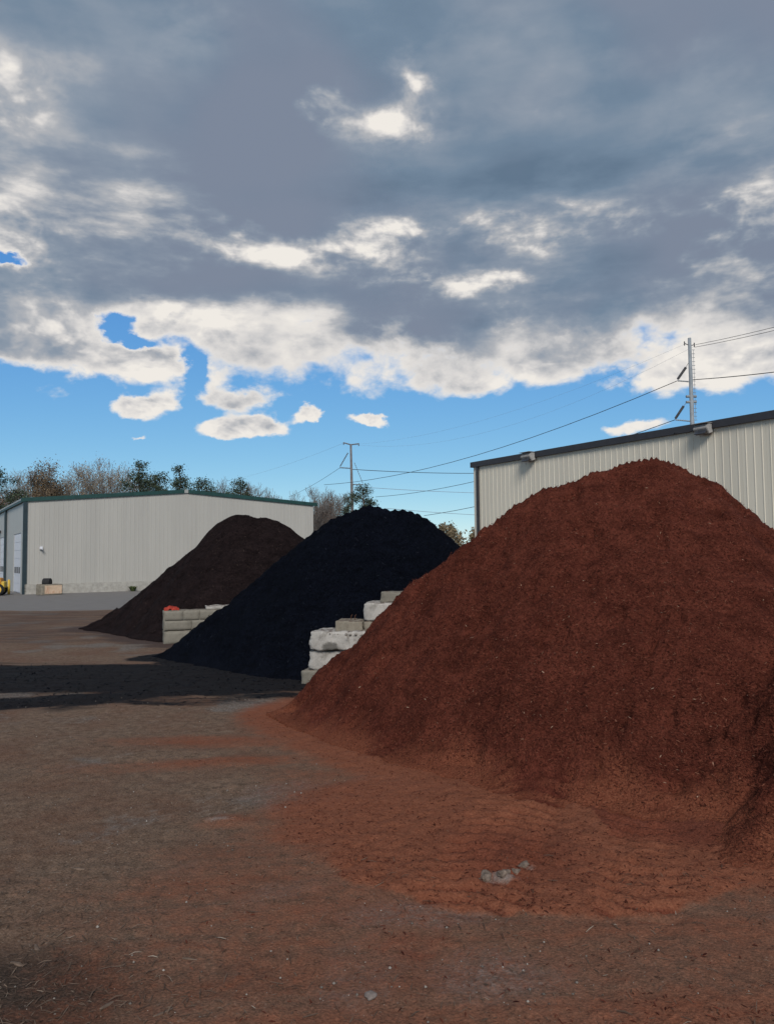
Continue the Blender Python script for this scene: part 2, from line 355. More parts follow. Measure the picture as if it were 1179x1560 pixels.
simple('foundation', (.36, .345, .315), .9, .16, 4)
simple('lamp_housing', (.33, .32, .31), .5, .2, 8)
simple('lens_glass', (.05, .055, .07), .15, .2)
simple('galvanised', (.25, .275, .30), .55, .12, 2)
simple('weathered_pole', (.15, .14, .145), .8, .2, 3)
simple('insulator', (.115, .11, .115), .5, .15)
simple('cable', (.035, .035, .04), .6, .1)
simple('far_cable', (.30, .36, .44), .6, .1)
simple('safety_yellow', (.62, .42, .06), .5, .12, 6)
simple('machine_orange', (.62, .27, .035), .45, .15, 6)
simple('rubber', (.02, .02, .022), .8, .2, 8)
simple('black_plastic', (.018, .019, .024), .5, .15)
simple('red_cloth', (.33, .035, .02), .75, .25, 12)
simple('rust', (.10, .045, .025), .85, .2, 20)
simple('bark_wood', (.15, .105, .078), .85, .35, 22)
simple('rock', (.20, .165, .15), .9, .3, 14)
simple('pale_clay', (.165, .125, .10), .95, .4, 30)
def concrete(name, col, stain, scale=5, spot=None):
    m = Mat(name, .92, .15)
    c = m.ramp(m.noise(scale, 8, .7), [(.28, tuple(x * .68 for x in col)), (.5, col), (.75, tuple(min(.85, x * 1.16) for x in col))])
    c = m.mix(m.ss(m.noise(scale * .8, 7, .75, (1, 1, .5), .6), .50, .68, 0, .75), c, stain)
    c = m.mix(m.ss(m.voro(scale * 9, None, 'F1', 'Distance'), .05, .18, .55, 0), c, tuple(x * .45 for x in col))
    sn = m.n('ShaderNodeSeparateXYZ'); m.t.links.new(m.n('ShaderNodeNewGeometry').outputs['Normal'], sn.inputs[0])
    c = m.mix(m.math('MULTIPLY', m.ss(sn.outputs[2], .55, .9), m.ss(m.noise(9, 5, .7), .42, .62, .15, .85)), c, (.085, .055, .042))
    if spot:
        so = m.n('ShaderNodeSeparateXYZ'); m.t.links.new(m.co, so.inputs[0])
        dd = m.math('ADD', m.math('POWER', m.math('DIVIDE', m.math('SUBTRACT', so.outputs[0], spot[0]), spot[2]), 2.0), m.math('POWER', m.math('DIVIDE', m.math('SUBTRACT', so.outputs[2], spot[1]), spot[3]), 2.0))
        dd = m.math('ADD', dd, m.math('MULTIPLY', m.math('SUBTRACT', m.noise(14, 5, .7), .5), 2.2)); c = m.mix(m.ss(dd, .3, 1.2, .85, 0), c, (.085, .08, .072))
    m.color(c); m.bump(m.noise(scale * 7, 6, .7), .5, .02); MT[name] = m.m
concrete('white_concrete', (.42, .40, .375), (.15, .135, .118))
concrete('stained_concrete', (.42, .40, .375), (.15, .135, .118), 5, (-.30, .07, .17, .11))
concrete('grey_concrete', (.21, .195, .165), (.15, .135, .11))
concrete('tan_concrete', (.235, .21, .17), (.16, .135, .105))
concrete('peach_concrete', (.58, .43, .31), (.42, .16, .09), 3)
def leaf(name, cols, rough=.7):
    m = Mat(name, rough, .2); m.color(m.ramp(m.island(), [(i / (len(cols) - 1), c) for i, c in enumerate(cols)])); MT[name] = m.m
leaf('grey_bark', [(.13, .11, .10), (.19, .165, .15), (.26, .23, .21)])  # bark lightened: haze of distance put into its colour
leaf('pine_bark', [(.06, .042, .032), (.10, .07, .052)])
leaf('rusty_buds', [(.13, .075, .055), (.20, .12, .085), (.28, .19, .135)])
leaf('tan_buds', [(.20, .15, .10), (.28, .22, .15), (.36, .29, .20)])
leaf('olive_leaves', [(.085, .062, .040), (.145, .105, .066), (.21, .155, .10)])
leaf('pine_needles', [(.022, .033, .026), (.036, .052, .036), (.052, .073, .044), (.075, .092, .056)])
leaf('far_leaves', [(.11, .090, .058), (.17, .135, .082), (.235, .185, .115)])
leaf('weed_green', [(.04, .06, .02), (.09, .11, .04)])

# ------------------------------------------------------------------ mulch heaps: heights
RED = [(-1.9, -.25), (-1.66, .0), (-1.27, .38), (-.88, .77), (-.39, 1.21), (.1, 1.70), (.3, 1.85), (.49, 2.0), (.88, 2.29), (1.08, 2.46), (1.27, 2.56), (1.66, 2.82), (2.05, 3.11), (2.34, 3.31), (2.54, 3.36),
       (2.78, 3.41), (3.02, 3.54), (3.32, 3.60), (3.61, 3.69), (3.85, 3.71), (4.10, 3.69), (4.49, 3.60), (4.73, 3.45), (4.93, 3.37), (5.08, 3.23), (5.15, 3.11), (5.37, 2.91), (5.75, 2.68), (6.45, 2.06), (7.4, 1.2), (8.6, .1)]
BLACK = [(-5.55, -.09), (-4.69, .58), (-4.07, 1.09), (-3.71, 1.32), (-3.31, 1.67), (-2.83, 2.03), (-2.36, 2.41), (-1.93, 2.77), (-1.37, 3.20), (-.93, 3.40), (-.62, 3.49), (-.43, 3.52), (-.15, 3.49), (.13, 3.40), (.44, 3.39), (.68, 3.34), (.96, 3.19), (1.19, 2.97), (1.47, 2.75), (1.75, 2.47), (2.66, 1.7), (3.9, .55), (4.5, 0)]
BROWN = [(-10.31, -.1), (-10.08, .06), (-9.62, .40), (-9.07, .72), (-8.49, 1.11), (-7.94, 1.52), (-7.43, 2.02), (-6.93, 2.28), (-6.35, 2.75), (-6.05, 3.04), (-5.89, 3.33), (-5.52, 3.56), (-5.23, 3.74), (-5.01, 3.80), (-4.68, 3.80), (-4.35, 3.69), (-4.06, 3.69), (-3.56, 3.54), (-3.23, 3.32), (-2.76, 2.97), (-1.53, 2.05), (.23, .62), (.9, 0)]
def heap(X, Y, prof, Yc, sx, kf, kb, n=120):
    p = np.array(prof); kf, kb = kf * sx / 1.4, kb * sx / 1.4; sx = 1.4
    xs = np.linspace(p[0, 0], p[-1, 0], n); hs = np.interp(xs, p[:, 0], p[:, 1])
    z = np.full(X.shape, -9.); k = np.where(Y < Yc, kf, kb); d2 = (k * (Y - Yc)) ** 2
    for a, h in zip(xs, hs): z = np.maximum(z, h - sx * np.sqrt((X - a) ** 2 + d2))
    return z
def red_z(X, Y):
    wob = .10 * fbmn(X * 1.1, Y * 1.1, 5, 3)
    z = heap(X, Y + wob, RED, 11.5, .9, .85, .9)
    # uncut bank at the right, left standing by the loader bucket
    edge = 2.45 + .74 * (Y - 6.2) + .16 * fbmn(Y * 2.0, X * .6 + 3, 9, 4) + .05 * fbmn(Y * 9, X * 7, 10, 2) + np.where(Y > 8.2, .5 * (Y - 8.2), 0)
    hb = .41 * sst(Y + .25 * fbmn(X * 1.4, Y * 1.4, 15, 3), 5.55, 7.1) * (1 - sst(Y, 7.4, 9.6)) * sst(X - edge, 0, .52)
    z = np.maximum(z + hb * sst(z, -.3, .1), np.where(hb > .004, 2 * np.sqrt(.24 * hb) - .24, -9))
    # spilled toe at the left front
    return z
def spur(X, Y):               # top of the uncut bank, its catching of light painted as lighter mulch
    return sst(X - 2.45 - .74 * (Y - 6.2) + .2 * fbmn(X * 2, Y * 2, 19, 3), .35, .8) * (1 - sst(Y, 7.6, 9.0))
def lumps(X, Y, seed, a=1.):
    r = fbmn(X * 2.2, Y * 2.2, seed, 3) * .075 + fbmn(X * 5.5, Y * 6.5, seed + 3, 3) * .045
    r += (1 - np.abs(fbmn(X * 11, Y * 13, seed + 8, 3))) * .030 - .022 - .10 * sst(fbmn(X * 2.6, Y * 3.2, seed + 21, 3), .18, .5)
    return (r + fbmn(X * 30, Y * 30, seed + 11, 2, .7) * .013) * a
def toe(z, k=.24):            # mulch runs out softly on to the ground
    return np.where(z > k, z, np.where(z > -k, (z + k) ** 2 / (4 * k), 0))

# ------------------------------------------------------------------ ground
def tread(X, Y, both=False):
    """loader tyre prints in the spilled mulch; two passes, broken up by noise"""
    h = np.zeros(X.shape); furrow_shade = np.zeros(X.shape)
    for (x0, y0, x1, y1, wd, per, sk) in ((.43, 5.1, 1.45, 7.9, .46, .19, .45), (1.50, 4.95, 2.25, 7.0, .36, .18, -.4)):
        L = math.hypot(x1 - x0, y1 - y0); ux, uy = (x1 - x0) / L, (y1 - y0) / L
        s = (X - x0) * ux + (Y - y0) * uy; t = (X - x0) * uy - (Y - y0) * ux
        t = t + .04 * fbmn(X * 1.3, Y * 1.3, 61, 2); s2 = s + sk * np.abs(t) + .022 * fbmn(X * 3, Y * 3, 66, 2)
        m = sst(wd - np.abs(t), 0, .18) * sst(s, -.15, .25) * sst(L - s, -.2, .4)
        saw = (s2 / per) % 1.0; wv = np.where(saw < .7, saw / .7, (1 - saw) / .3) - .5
        br = .30 + .70 * sst(fbmn(X * 2.4, Y * 2.4, 70, 3), -.35, .25); furrow_shade = np.maximum(furrow_shade, m * br * sst(-wv, -.05, .35))  # furrow mask, for painting the shade inside the prints
        h += m * (wv * .075 - .03) * (.30 + .70 * sst(fbmn(X * 2.4, Y * 2.4, 70, 3), -.35, .25))
    return (h, furrow_shade) if both else h
def ell(X, Y, cx, cy, rx, ry, rot=0.):
    c, s = math.cos(rot), math.sin(rot); u = (X - cx) * c + (Y - cy) * s; v = -(X - cx) * s + (Y - cy) * c
    return np.exp(-((u / rx) ** 2 + (v / ry) ** 2))
def seg(X, Y, x0, y0, x1, y1, wd):
    L2 = (x1 - x0) ** 2 + (y1 - y0) ** 2; t = np.clip(((X - x0) * (x1 - x0) + (Y - y0) * (y1 - y0)) / L2, 0, 1)
    return np.exp(-((X - x0 - t * (x1 - x0)) ** 2 + (Y - y0 - t * (y1 - y0)) ** 2) / wd ** 2)
def masks(X, Y):
    n1 = fbmn(X * .9, Y * .9, 31, 4); n2 = fbmn(X * .5, Y * 1.5, 37, 4); n3 = fbmn(X * 3, Y * 3, 41, 3)
    rz = heap(X, Y, RED, 11.5, .9, .85, .9, 40)
    rz = np.maximum(rz, np.where(X > 1.8, heap(X, Y + .95, RED, 11.5, .9, .85, .9, 40) - .15 , -9))
    fr = rz + .12 * n1
    red = sst(fr, -1.35, -.25) * .85
    mat_ = ell(X, Y, 1.3, 6.35, 1.65, 1.25, .15); red = np.maximum(red, sst(mat_ + .14 * n1 + .07 * n3, .27, .40))
    red = np.maximum(red, .80 * sst(ell(X, Y, 1.0, 7.2, 2.6, 1.9, .25) + .10 * n1, .3, .7)); red = np.maximum(red, .50 * sst(ell(X, Y, 1.0, 5.2, 4.2, 2.8, .2) + .25 * n1, .2, .8)); red = np.maximum(red, .60 * ell(X, Y, -2.0, 8.9, 2.4, .35, .12))
    red = np.maximum(red, .62 * ell(X, Y, 1.6, 3.9, 2.2, .8))
    red = np.maximum(red, .66 * ell(X, Y, -1.9, 9.9, 2.2, .5, -.08)); red = np.maximum(red, .55 * ell(X, Y, -1.3, 11.6, 1.1, .35))
    red = np.maximum(red, .60 * ell(X, Y, -1.35, 6.95, .5, .28)); red = np.maximum(red, .62 * ell(X, Y, .12, 4.62, .36, .22)); red = np.maximum(red, .62 * ell(X, Y, .1, 4.75, .75, .45))
    red = np.maximum(red, .5 * ell(X, Y, 1.4, 4.4, 1.3, .5)); red = np.maximum(red, .42 * ell(X, Y, -.9, 5.4, .9, .5, .3)); red = np.maximum(red, .46 * ell(X, Y, 1.0, 3.6, 1.2, .3))
    red = np.maximum(red, .55 * ell(X, Y, -.75, 8.1, 1.1, .8))
    fresh_shade = np.maximum(sst(fr, -.35, .25), .7 * ell(X, Y, .9, 6.1, .7, .8) + .5 * ell(X, Y, .12, 4.6, .25, .15))
    fresh_shade = np.maximum(fresh_shade, tread(X, Y, True)[1])  # tyre furrows get the darker mulch colour in place of shade
    bz = heap(X, Y, BLACK, 18.4, .95, .9, .9, 40)
    black = sst(bz + .3 * n2, -1.2, -.15)
    black = np.maximum(black, 1.6 * seg(X, Y, -3.5, 15.2, -12, 15.6, 1.7) * sst(Y + .3 * n1, 11.4, 13.2))
    black = np.maximum(black, 1.0 * seg(X, Y, -1.6, 13.9, -7.5, 12.3, .55)); black = np.maximum(black, .55 * seg(X, Y, -1.8, 12.9, -5, 12.4, .6))
    nz = heap(X, Y, BROWN, 26, .9, .9, .9, 40)
    brown = sst(nz + .4 * n2, -1.8, -.2); brown = np.maximum(brown, .55 * sst(Y + 1.5 * n2, 20, 23) * sst(Y, 38, 34))
    pale = np.maximum(.62 * ell(X, Y, .80, 5.62, .20, .10), np.maximum(.45 * ell(X, Y, 1.0, 5.78, .10, .07), .55 * ell(X, Y, -1.5, 6.95, .22, .09)))
    pale = np.maximum(pale, np.maximum(.8 * ell(X, Y, 2.62, 4.95, .28, .25), .9 * ell(X, Y, 2.35, 4.1, .16, .5)))
    gravel = np.maximum(.75 * ell(X, Y, .55, 4.35, .5, .35), np.maximum(.75 * ell(X, Y, .15, 5.1, .7, .25), .5 * sst(n1, .1, .6) + .25 * sst(Y, 6, 11)))
    damp = np.maximum(1.0 * ell(X, Y, -2.1, 4.2, .9, .6), np.maximum(.42 * ell(X, Y, -1.7, 5.3, .4, .2), .45 * ell(X, Y, -4.4, 8.4, .6, .35)))
    damp = np.maximum(damp, .4 * ell(X, Y, -.9, 4.3, .7, .35))
    asph = sst(Y + .06 * X + 1.2 * n2, 33.5, 36.5) * sst(-X + 2, -2, 4)
    return dict(red=red, fresh_shade=fresh_shade, black=black, brown=brown, pale=pale, gravel=gravel, damp=damp, asphalt=asph)
def ground_z(X, Y, m=None):
    R = np.hypot(X, Y)
    near = sst(R, 60, 25)
    z = near * (fbmn(X * .35, Y * .35, 51, 3) * .03 + fbmn(X * 1.7, Y * 1.7, 53, 3) * .014) + sst(R, 22, 12) * (fbmn(X * 7, Y * 7, 55, 3) * .010 + fbmn(X * 26, Y * 26, 57, 2, .7) * .006)
    if m is not None:
        z = z + np.clip(m['red'], 0, 1) ** 2 * sst(Y, 12, 9) * (.035 + .018 * fbmn(X * 5, Y * 5, 58, 3) + .012 * fbmn(X * 22, Y * 22, 59, 2)) + np.clip(m['black'], 0, 1) * .03 * sst(R, 30, 18) * (1 + .8 * fbmn(X * 1.2, Y * 4, 60, 3))
        z = z + tread(X, Y) + m['pale'] * .03 * (Y > 5.4) * (1 + fbmn(X * 9, Y * 9, 62, 3))
        z = z * (1 - .9 * np.clip(m['asphalt'], 0, 1))
    return z
th = np.concatenate([np.arange(-.66, .66, .0034), np.linspace(.66, 2 * math.pi - .66, 70)[:-1]])
rr = np.concatenate([1.6 * np.exp(np.arange(0, math.log(62 / 1.6), .0052)), 62 * np.exp(np.linspace(.02, math.log(3500 / 62), 50))])
T, Rr = np.meshgrid(th, rr); GX = Rr * np.sin(T); GY = Rr * np.cos(T)
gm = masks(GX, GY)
GZ = ground_z(GX, GY, gm)
nr, nc = GX.shape
idx = np.arange(nr * nc).reshape(nr, nc); nx = np.roll(idx, -1, 1)
Q = np.stack([idx[:-1], idx[1:], nx[1:], nx[:-1]], -1).reshape(-1, 4)
V = np.stack([GX, GY, GZ], -1).reshape(-1, 3)
V = np.vstack([V, [[0, 0, 0]]])
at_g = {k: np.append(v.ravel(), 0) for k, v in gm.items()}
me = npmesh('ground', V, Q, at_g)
bmg = bmesh.new(); bmg.from_mesh(me); bmg.verts.ensure_lookup_table()
for j in range(nc):
    bmg.faces.new((bmg.verts[nr * nc], bmg.verts[idx[0, j]], bmg.verts[nx[0, j]]))
bmesh.ops.recalc_face_normals(bmg, faces=bmg.faces[:]); bmg.to_mesh(me); bmg.free()
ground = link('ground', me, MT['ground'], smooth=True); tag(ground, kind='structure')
if sum(p.normal.z for p in me.polygons[:200]) < 0: me.flip_normals()

# ------------------------------------------------------------------ scattered slivers
def slivers(pts, nrm, rng, lmin, lmax, wr, lift=.004, tilt=.35, curl=.2):
    n = len(pts)
    L = lmin + (lmax - lmin) * rng.random(n) ** 2.2; Wd = L * (wr[0] + (wr[1] - wr[0]) * rng.random(n))
    a = rng.random(n) * 2 * np.pi
    t = np.stack([np.cos(a), np.sin(a), np.zeros(n)], -1); t -= nrm * (t * nrm).sum(-1, keepdims=True); t /= np.linalg.norm(t, axis=-1, keepdims=True)
    t = t + nrm * ((rng.random((n, 1)) - .35) * 2 * tilt); t /= np.linalg.norm(t, axis=-1, keepdims=True)
    b = np.cross(nrm, t); b += nrm * ((rng.random((n, 1)) - .5) * 1.2); b /= np.linalg.norm(b, axis=-1, keepdims=True)
    c = pts + nrm * (lift + L[:, None] * .10)
    bend = nrm * (L * curl * (rng.random(n) - .3))[:, None]
    l2 = t * (L / 2)[:, None]; w2 = b * (Wd / 2)[:, None]
    V = np.stack([c - l2 - w2 * .6, c - l2 + w2 * .5, c + w2 + bend, c + l2 + w2 * .3, c + l2 - w2 * .6, c - w2 + bend], 1).reshape(-1, 3)
    i = np.arange(n)[:, None] * 6
    return V, np.concatenate([i + np.array([[0, 5, 2, 1]]), i + np.array([[5, 4, 3, 2]])], 0)
def sampler(Xg, Yg, Zg, n, rng, zmin=.02):
    """points on a height grid, as many per picture area near and far; facing the yard"""
    P = np.stack([Xg, Yg, Zg], -1)
    du = P[:-1, 1:] - P[:-1, :-1]; dv = P[1:, :-1] - P[:-1, :-1]; nn = np.cross(du, dv); A = np.linalg.norm(nn, axis=-1); nn = nn / np.maximum(A, 1e-9)[..., None]
    nn = np.where(nn[..., 2:3] < 0, -nn, nn)
    c = P[:-1, :-1]; view = np.array([0, 0, EYE]) - c; d = np.linalg.norm(view, axis=-1); f = (nn * view).sum(-1) / d
    wgt = A * np.clip(f + .05, 0, 1) / d ** 2 * (c[..., 2] > zmin); wgt = wgt.ravel() / wgt.sum()
    k = rng.choice(len(wgt), n, p=wgt); r = rng.random((n, 2))
    c = c.reshape(-1, 3)[k] + du.reshape(-1, 3)[k] * r[:, :1] + dv.reshape(-1, 3)[k] * r[:, 1:]
    return c, nn.reshape(-1, 3)[k]

def build_heap(name, label, prof, Yc, sx, kf, kb, y0, y1, seed, mat, chipmat, nchip, sz, dr=.0042, dt=.0032, zf=None, amp=1., group=None):
    ys = y0 * np.exp(np.arange(0, math.log(y1 / y0), dr))
    tmin = (prof[0][0] - 1.2) / y0 if prof[0][0] < 0 else (prof[0][0] - 1.2) / y1
    tmax = (prof[-1][0] + 1.2) / y0
    tmin = max(tmin, -.85); tmax = min(tmax, 1.25)
    ts = np.concatenate([np.arange(tmin, min(tmax, .56), dt), np.arange(.56, tmax, dt * 4) if tmax > .56 else []])
    TT, YY = np.meshgrid(ts, ys); XX = TT * YY
    raw = zf(XX, YY) if zf else heap(XX, YY, prof, Yc, sx, kf, kb)
    # small slips along the face, so the outline is not ruled
    raw = raw + amp * sst(raw, .3, 1.2) * (.05 * fbmn(XX * 1.4, YY * 1.4, seed + 40, 3))
    z = toe(raw); z = z + lumps(XX, YY, seed, amp) * sst(z, .0, .25)
    if zf: z = np.where(z > .004, np.maximum(z + tread(XX, YY) * (1 - sst(z, .25, .6)), .006), z)
    gz = ground_z(XX, YY, None); zz = np.where(z > .004, z + gz + .02, gz - .12)
    F_ = gridfaces(*XX.shape); keep = (z.ravel()[F_] > .004).any(1); F_ = F_[keep]
    used = np.unique(F_); mp = np.full(XX.size, -1); mp[used] = np.arange(len(used))
    V = np.stack([XX, YY, zz], -1).reshape(-1, 3)[used]
    c0 = np.array([prof[len(prof) // 2][0], Yc, 0])
    dry_lit = (1 - sst(z + .45 * fbmn(XX * .9, YY * .9, seed + 60, 5, .6), -.08, .52) + (.75 * spur(XX, YY) if zf else 0) - (tread(XX, YY, True)[1] * .8 if zf else 0)).ravel()[used]  # dry foot; bank top painted lighter as lit, tyre furrows darker as shaded
    me = npmesh(name, V - c0, mp[F_], {'dry_lit': dry_lit}); o = link(name, me, MT[mat], smooth=True); o.location = c0
    if me.polygons[len(me.polygons) // 2].normal.z < 0: me.flip_normals()
    tag(o, label, 'mulch pile', group)
    rng = np.random.default_rng(seed)
    p, n = sampler(XX, YY, zz, nchip, rng); keep = rng.random(nchip) < .12 + .88 * sst(p[:, 2] + .25 * fbmn(p[:, 0], p[:, 1], seed + 61, 3), .0, .50); p, n = p[keep], n[keep]
    Vc, Qc = slivers(p, n, rng, sz[0], sz[1], (.10, .28))
    ch = link('loose_chips', npmesh('loose_chips', Vc - c0, Qc), MT[chipmat], o); tag(ch, kind='stuff')
    return XX, YY, zz
GRP = 'mulch piles in the storage yard'
build_heap('mulch_pile', 'large reddish brown mulch pile in front of the cream warehouse', RED, 11.5, .9, .85, .9, 4.9, 17.5, 3, 'red_mulch', 'red_chips', 230000, (.010, .040), zf=red_z, group=GRP)
build_heap('mulch_pile', 'black dyed mulch pile between the two concrete block walls', BLACK, 18.4, .95, .9, .9, 12.5, 24.5, 103, 'black_mulch', 'black_chips', 34000, (.022, .07), amp=.32, group=GRP)
build_heap('mulch_pile', 'dark brown mulch pile before the grey ribbed warehouse gable', BROWN, 26, .9, .9, .9, 20, 32.5, 203, 'brown_mulch', 'brown_chips', 28000, (.028, .085), amp=.7, group=GRP)

# litter on the ground
rng = np.random.default_rng(77)
def on_ground(n, y0, y1, spread=.58):
    y = y0 * (y1 / y0) ** rng.random(n); x = y * spread * (2 * rng.random(n) - 1); return x, y
def litter(name, x, y, mat, lmin, lmax, wr, tilt=.2):
    m = masks(x, y); z = ground_z(x, y, m); n = len(x)
    V, Q = slivers(np.stack([x, y, z], -1), np.tile([0, 0, 1.], (n, 1)) + rng.normal(0, .12, (n, 3)), rng, lmin, lmax, wr, .002, tilt)
    tag(link(name, npmesh(name, V, Q), MT[mat]), kind='stuff')
def pick(x, y, key, lo, hi, inv=False):
    v = masks(x, y)[key]; p = sst(v, lo, hi); p = 1 - p if inv else p; k = rng.random(len(x)) < p; return x[k], y[k]
x, y = on_ground(60000, 2.6, 12); x, y = pick(x, y, 'red', .45, .8); litter('red_mulch_litter', x, y, 'red_chips', .010, .040, (.1, .28))
x, y = on_ground(34000, 2.6, 13); x, y = pick(x, y, 'red', .15, .6, True); x, y = pick(x, y, 'black', .2, .6, True); litter('pale_wood_litter', x, y, 'pale_chips', .008, .04, (.08, .25))
x, y = on_ground(20000, 2.6, 6.0); k = rng.random(len(x)) < np.maximum(ell(x, y, -2.0, 4.3, 1.0, .9), .12); litter('shredded_bark_litter', x[k], y[k], 'pale_chips', .015, .085, (.04, .11), .12)
x, y = on_ground(16000, 9, 22); x, y = pick(x, y, 'black', .3, .7); litter('black_mulch_litter', x, y, 'black_chips', .03, .10, (.12, .3))
# gravel: small stones
n = 8000; x, y = on_ground(n, 2.6, 13); k = rng.random(n) < .22 + .7 * sst(masks(x, y)['gravel'], .2, .6); x, y = x[k], y[k]
x, y = pick(x, y, 'red', .3, .8, True); z = ground_z(x, y, masks(x, y)); n = len(x)
s = .003 + .009 * rng.random(n) ** 4
oct_ = np.array([[1, 0, 0], [-1, 0, 0], [0, 1, 0], [0, -1, 0], [0, 0, .8], [0, 0, -.8]])
V = (np.stack([x, y, z + s * .4], -1)[:, None] + oct_[None] * s[:, None, None] * (.7 + .6 * rng.random((n, 6, 1)))).reshape(-1, 3)
fo = np.array([[0, 2, 4], [2, 1, 4], [1, 3, 4], [3, 0, 4], [2, 0, 5], [1, 2, 5], [3, 1, 5], [0, 3, 5]])
Q = (np.arange(n)[:, None, None] * 6 + fo[None]).reshape(-1, 3)
leaf('gravel_stone', [(.09, .075, .065), (.14, .12, .105), (.20, .175, .155), (.25, .22, .195), (.33, .295, .265)], .9)
tag(link('gravel', npmesh('gravel', V, Q), MT['gravel_stone']), kind='stuff')

# ------------------------------------------------------------------ warehouses
def frame(p0, p1):
    """wall frame: origin p0, u along the wall, n towards the yard"""
    u = (Vector(p1) - Vector(p0)); u.z = 0; L = u.length; u.normalize(); nrm = Vector((u.y, -u.x, 0))
    return L, Matrix(((u.x, -nrm.x, 0, p0[0]), (u.y, -nrm.y, 0, p0[1]), (0, 0, 1, 0), (0, 0, 0, 1)))
# local wall axes: +X along the wall, -Y towards the yard, Z up
def siding_panel(u0, u1, zb, top, pitch=.3048, rib=.014, t=.03):
    """one sheet of ribbed steel, ribs pressed out towards the yard"""
    us = [(u0, 0)]; k = 0
    x = u0 + pitch / 2
    while x < u1 - .02:
        for d, h in ((-.028, 0), (-.012, 1), (.012, 1), (.028, 0)):
            if u0 < x + d < u1: us.append((x + d, h))
        x += pitch
    us.append((u1 - .004, 0))
    bm = bmesh.new(); cols = []
    for u, h in us:
        y = -h * rib
        cols.append([bm.verts.new((u, y, zb)), bm.verts.new((u, y, top(u)))])
    back = [[bm.verts.new((u, t, zb)), bm.verts.new((u, t, top(u)))] for u in (us[0][0], us[-1][0])]
    for a, b in zip(cols, cols[1:]): bm.faces.new((a[0], b[0], b[1], a[1]))
    bm.faces.new((cols[0][0], cols[0][1], back[0][1], back[0][0])); bm.faces.new((cols[-1][1], cols[-1][0], back[1][0], back[1][1]))
    bm.faces.new((back[0][0], back[0][1], back[1][1], back[1][0]))
    return bm

# right: cream warehouse, long wall to the yard
A = Vector((4.51, 40, 0)); B = Vector((13.24, 26.2, 0)); L, MW = frame(A, B); EAVE = 7.1; DEP = 24.
wh = empty('warehouse', A); wh.matrix_world = MW
tag(wh, 'cream ribbed steel warehouse with dark eave trim behind the red pile', 'warehouse')
LW = L + 9.0
u = 0.45; i = 0
while u < LW - .1:
    o = obj('siding_panel', siding_panel(u, min(u + .9144, LW), .0, lambda q: EAVE - .22), MT['cream_siding'], wh); u += .9144
obj('siding_panel', siding_panel(0, .30, 0, lambda q: EAVE - .22, .6), MT['cream_siding'], wh)
bm = bmesh.new(); bx(bm, (.375, -.035, (EAVE - .2) / 2), (.15, .13, EAVE - .24), bevel=.01); obj('downspout', bm, MT['dark_trim'], wh)
bm = bmesh.new(); prism(bm, [(-.12, -.13, EAVE - .235), (-.12, -.13, EAVE + .03), (-.12, -.06, EAVE + .05), (-.12, .10, EAVE + .05), (-.12, .10, EAVE - .235)], (LW + .3, 0, 0)); obj('eave_gutter', bm, MT['dark_trim'], wh)
bm = bmesh.new()
bx(bm, (LW / 2, DEP / 2 + .08, EAVE / 2 - .15), (LW - .04, DEP, EAVE - .3)); obj('wall', bm, MT['cream_siding'], wh)
bm = bmesh.new(); prism(bm, [(-.1, .104, EAVE + .0), (-.1, DEP / 2, EAVE + .7), (-.1, DEP + .3, EAVE - .0), (-.1, DEP + .3, EAVE - .14), (-.1, .104, EAVE - .14)], (LW + .26, 0, 0)); obj('roof', bm, MT['roof_metal'], wh)

def wall_u(px, py):
    """distance along the cream wall and height where the view through a point meets it"""
    d = Vector(ray(px, py)); n = Vector((MW[0][1], MW[1][1], 0)); o = Vector((0, 0, EYE)); t = (A - o).dot(n) / d.dot(n); p = o + d * t
    q = MW.inverted() @ p; return q.x, q.z
FL = 'wall pack floodlights under the eave'
def floodlight(px, py, label, s):
    u, z = wall_u(px, py); r = empty('floodlight', (0, 0, 0)); r.matrix_world = MW @ Matrix.Translation((u, -.04, z)); tag(r, label, 'floodlight', FL)
    bm = bmesh.new()
    pts = [(-.30 * s, 0, .20 * s), (-.30 * s, -.26 * s, .20 * s), (-.30 * s, -.40 * s, .02 * s), (-.30 * s, -.24 * s, -.20 * s), (-.30 * s, 0, -.13 * s)]
    prism(bm, pts, (.60 * s, 0, 0)); bmesh.ops.bevel(bm, geom=bm.edges[:], offset=.02 * s, segments=2, affect='EDGES'); obj('housing', bm, MT['lamp_housing'], r)
    bm = bmesh.new(); m = Matrix.Translation((0, -.33 * s, -.10 * s)) @ Matrix.Rotation(rad(-36), 4, 'X'); bx(bm, (0, -.012 * s, 0), (.46 * s, .03, .24 * s), m, .01); obj('lens', bm, MT['lens_glass'], r)
    bm = bmesh.new(); bx(bm, (0, .0, .03 * s), (.22 * s, .08, .46 * s), bevel=.01); obj('bracket', bm, MT['lamp_housing'], r)
    bm = bmesh.new(); bx(bm, (.0, -.22 * s, .215 * s), (.66 * s, .44 * s, .02), bevel=.006); obj('visor', bm, MT['lamp_housing'], r)
floodlight(810, 697, 'grey floodlight near the far left corner of the cream warehouse', 1.05)
floodlight(1076, 655, 'grey floodlight on the cream wall below the ladder pole', .98)
u, z = wall_u(1032, 659); bm = bmesh.new(); bx(bm, (u, -.07, z), (.12, .1, .13), bevel=.02); tube(bm, (u, -.1, z - .02), (u, -.2, z - .06), .035); o = obj('security_camera', bm, MT['black_plastic']); o.matrix_world = MW
tag(o, 'tiny dark camera under the eave of the cream warehouse', 'camera')

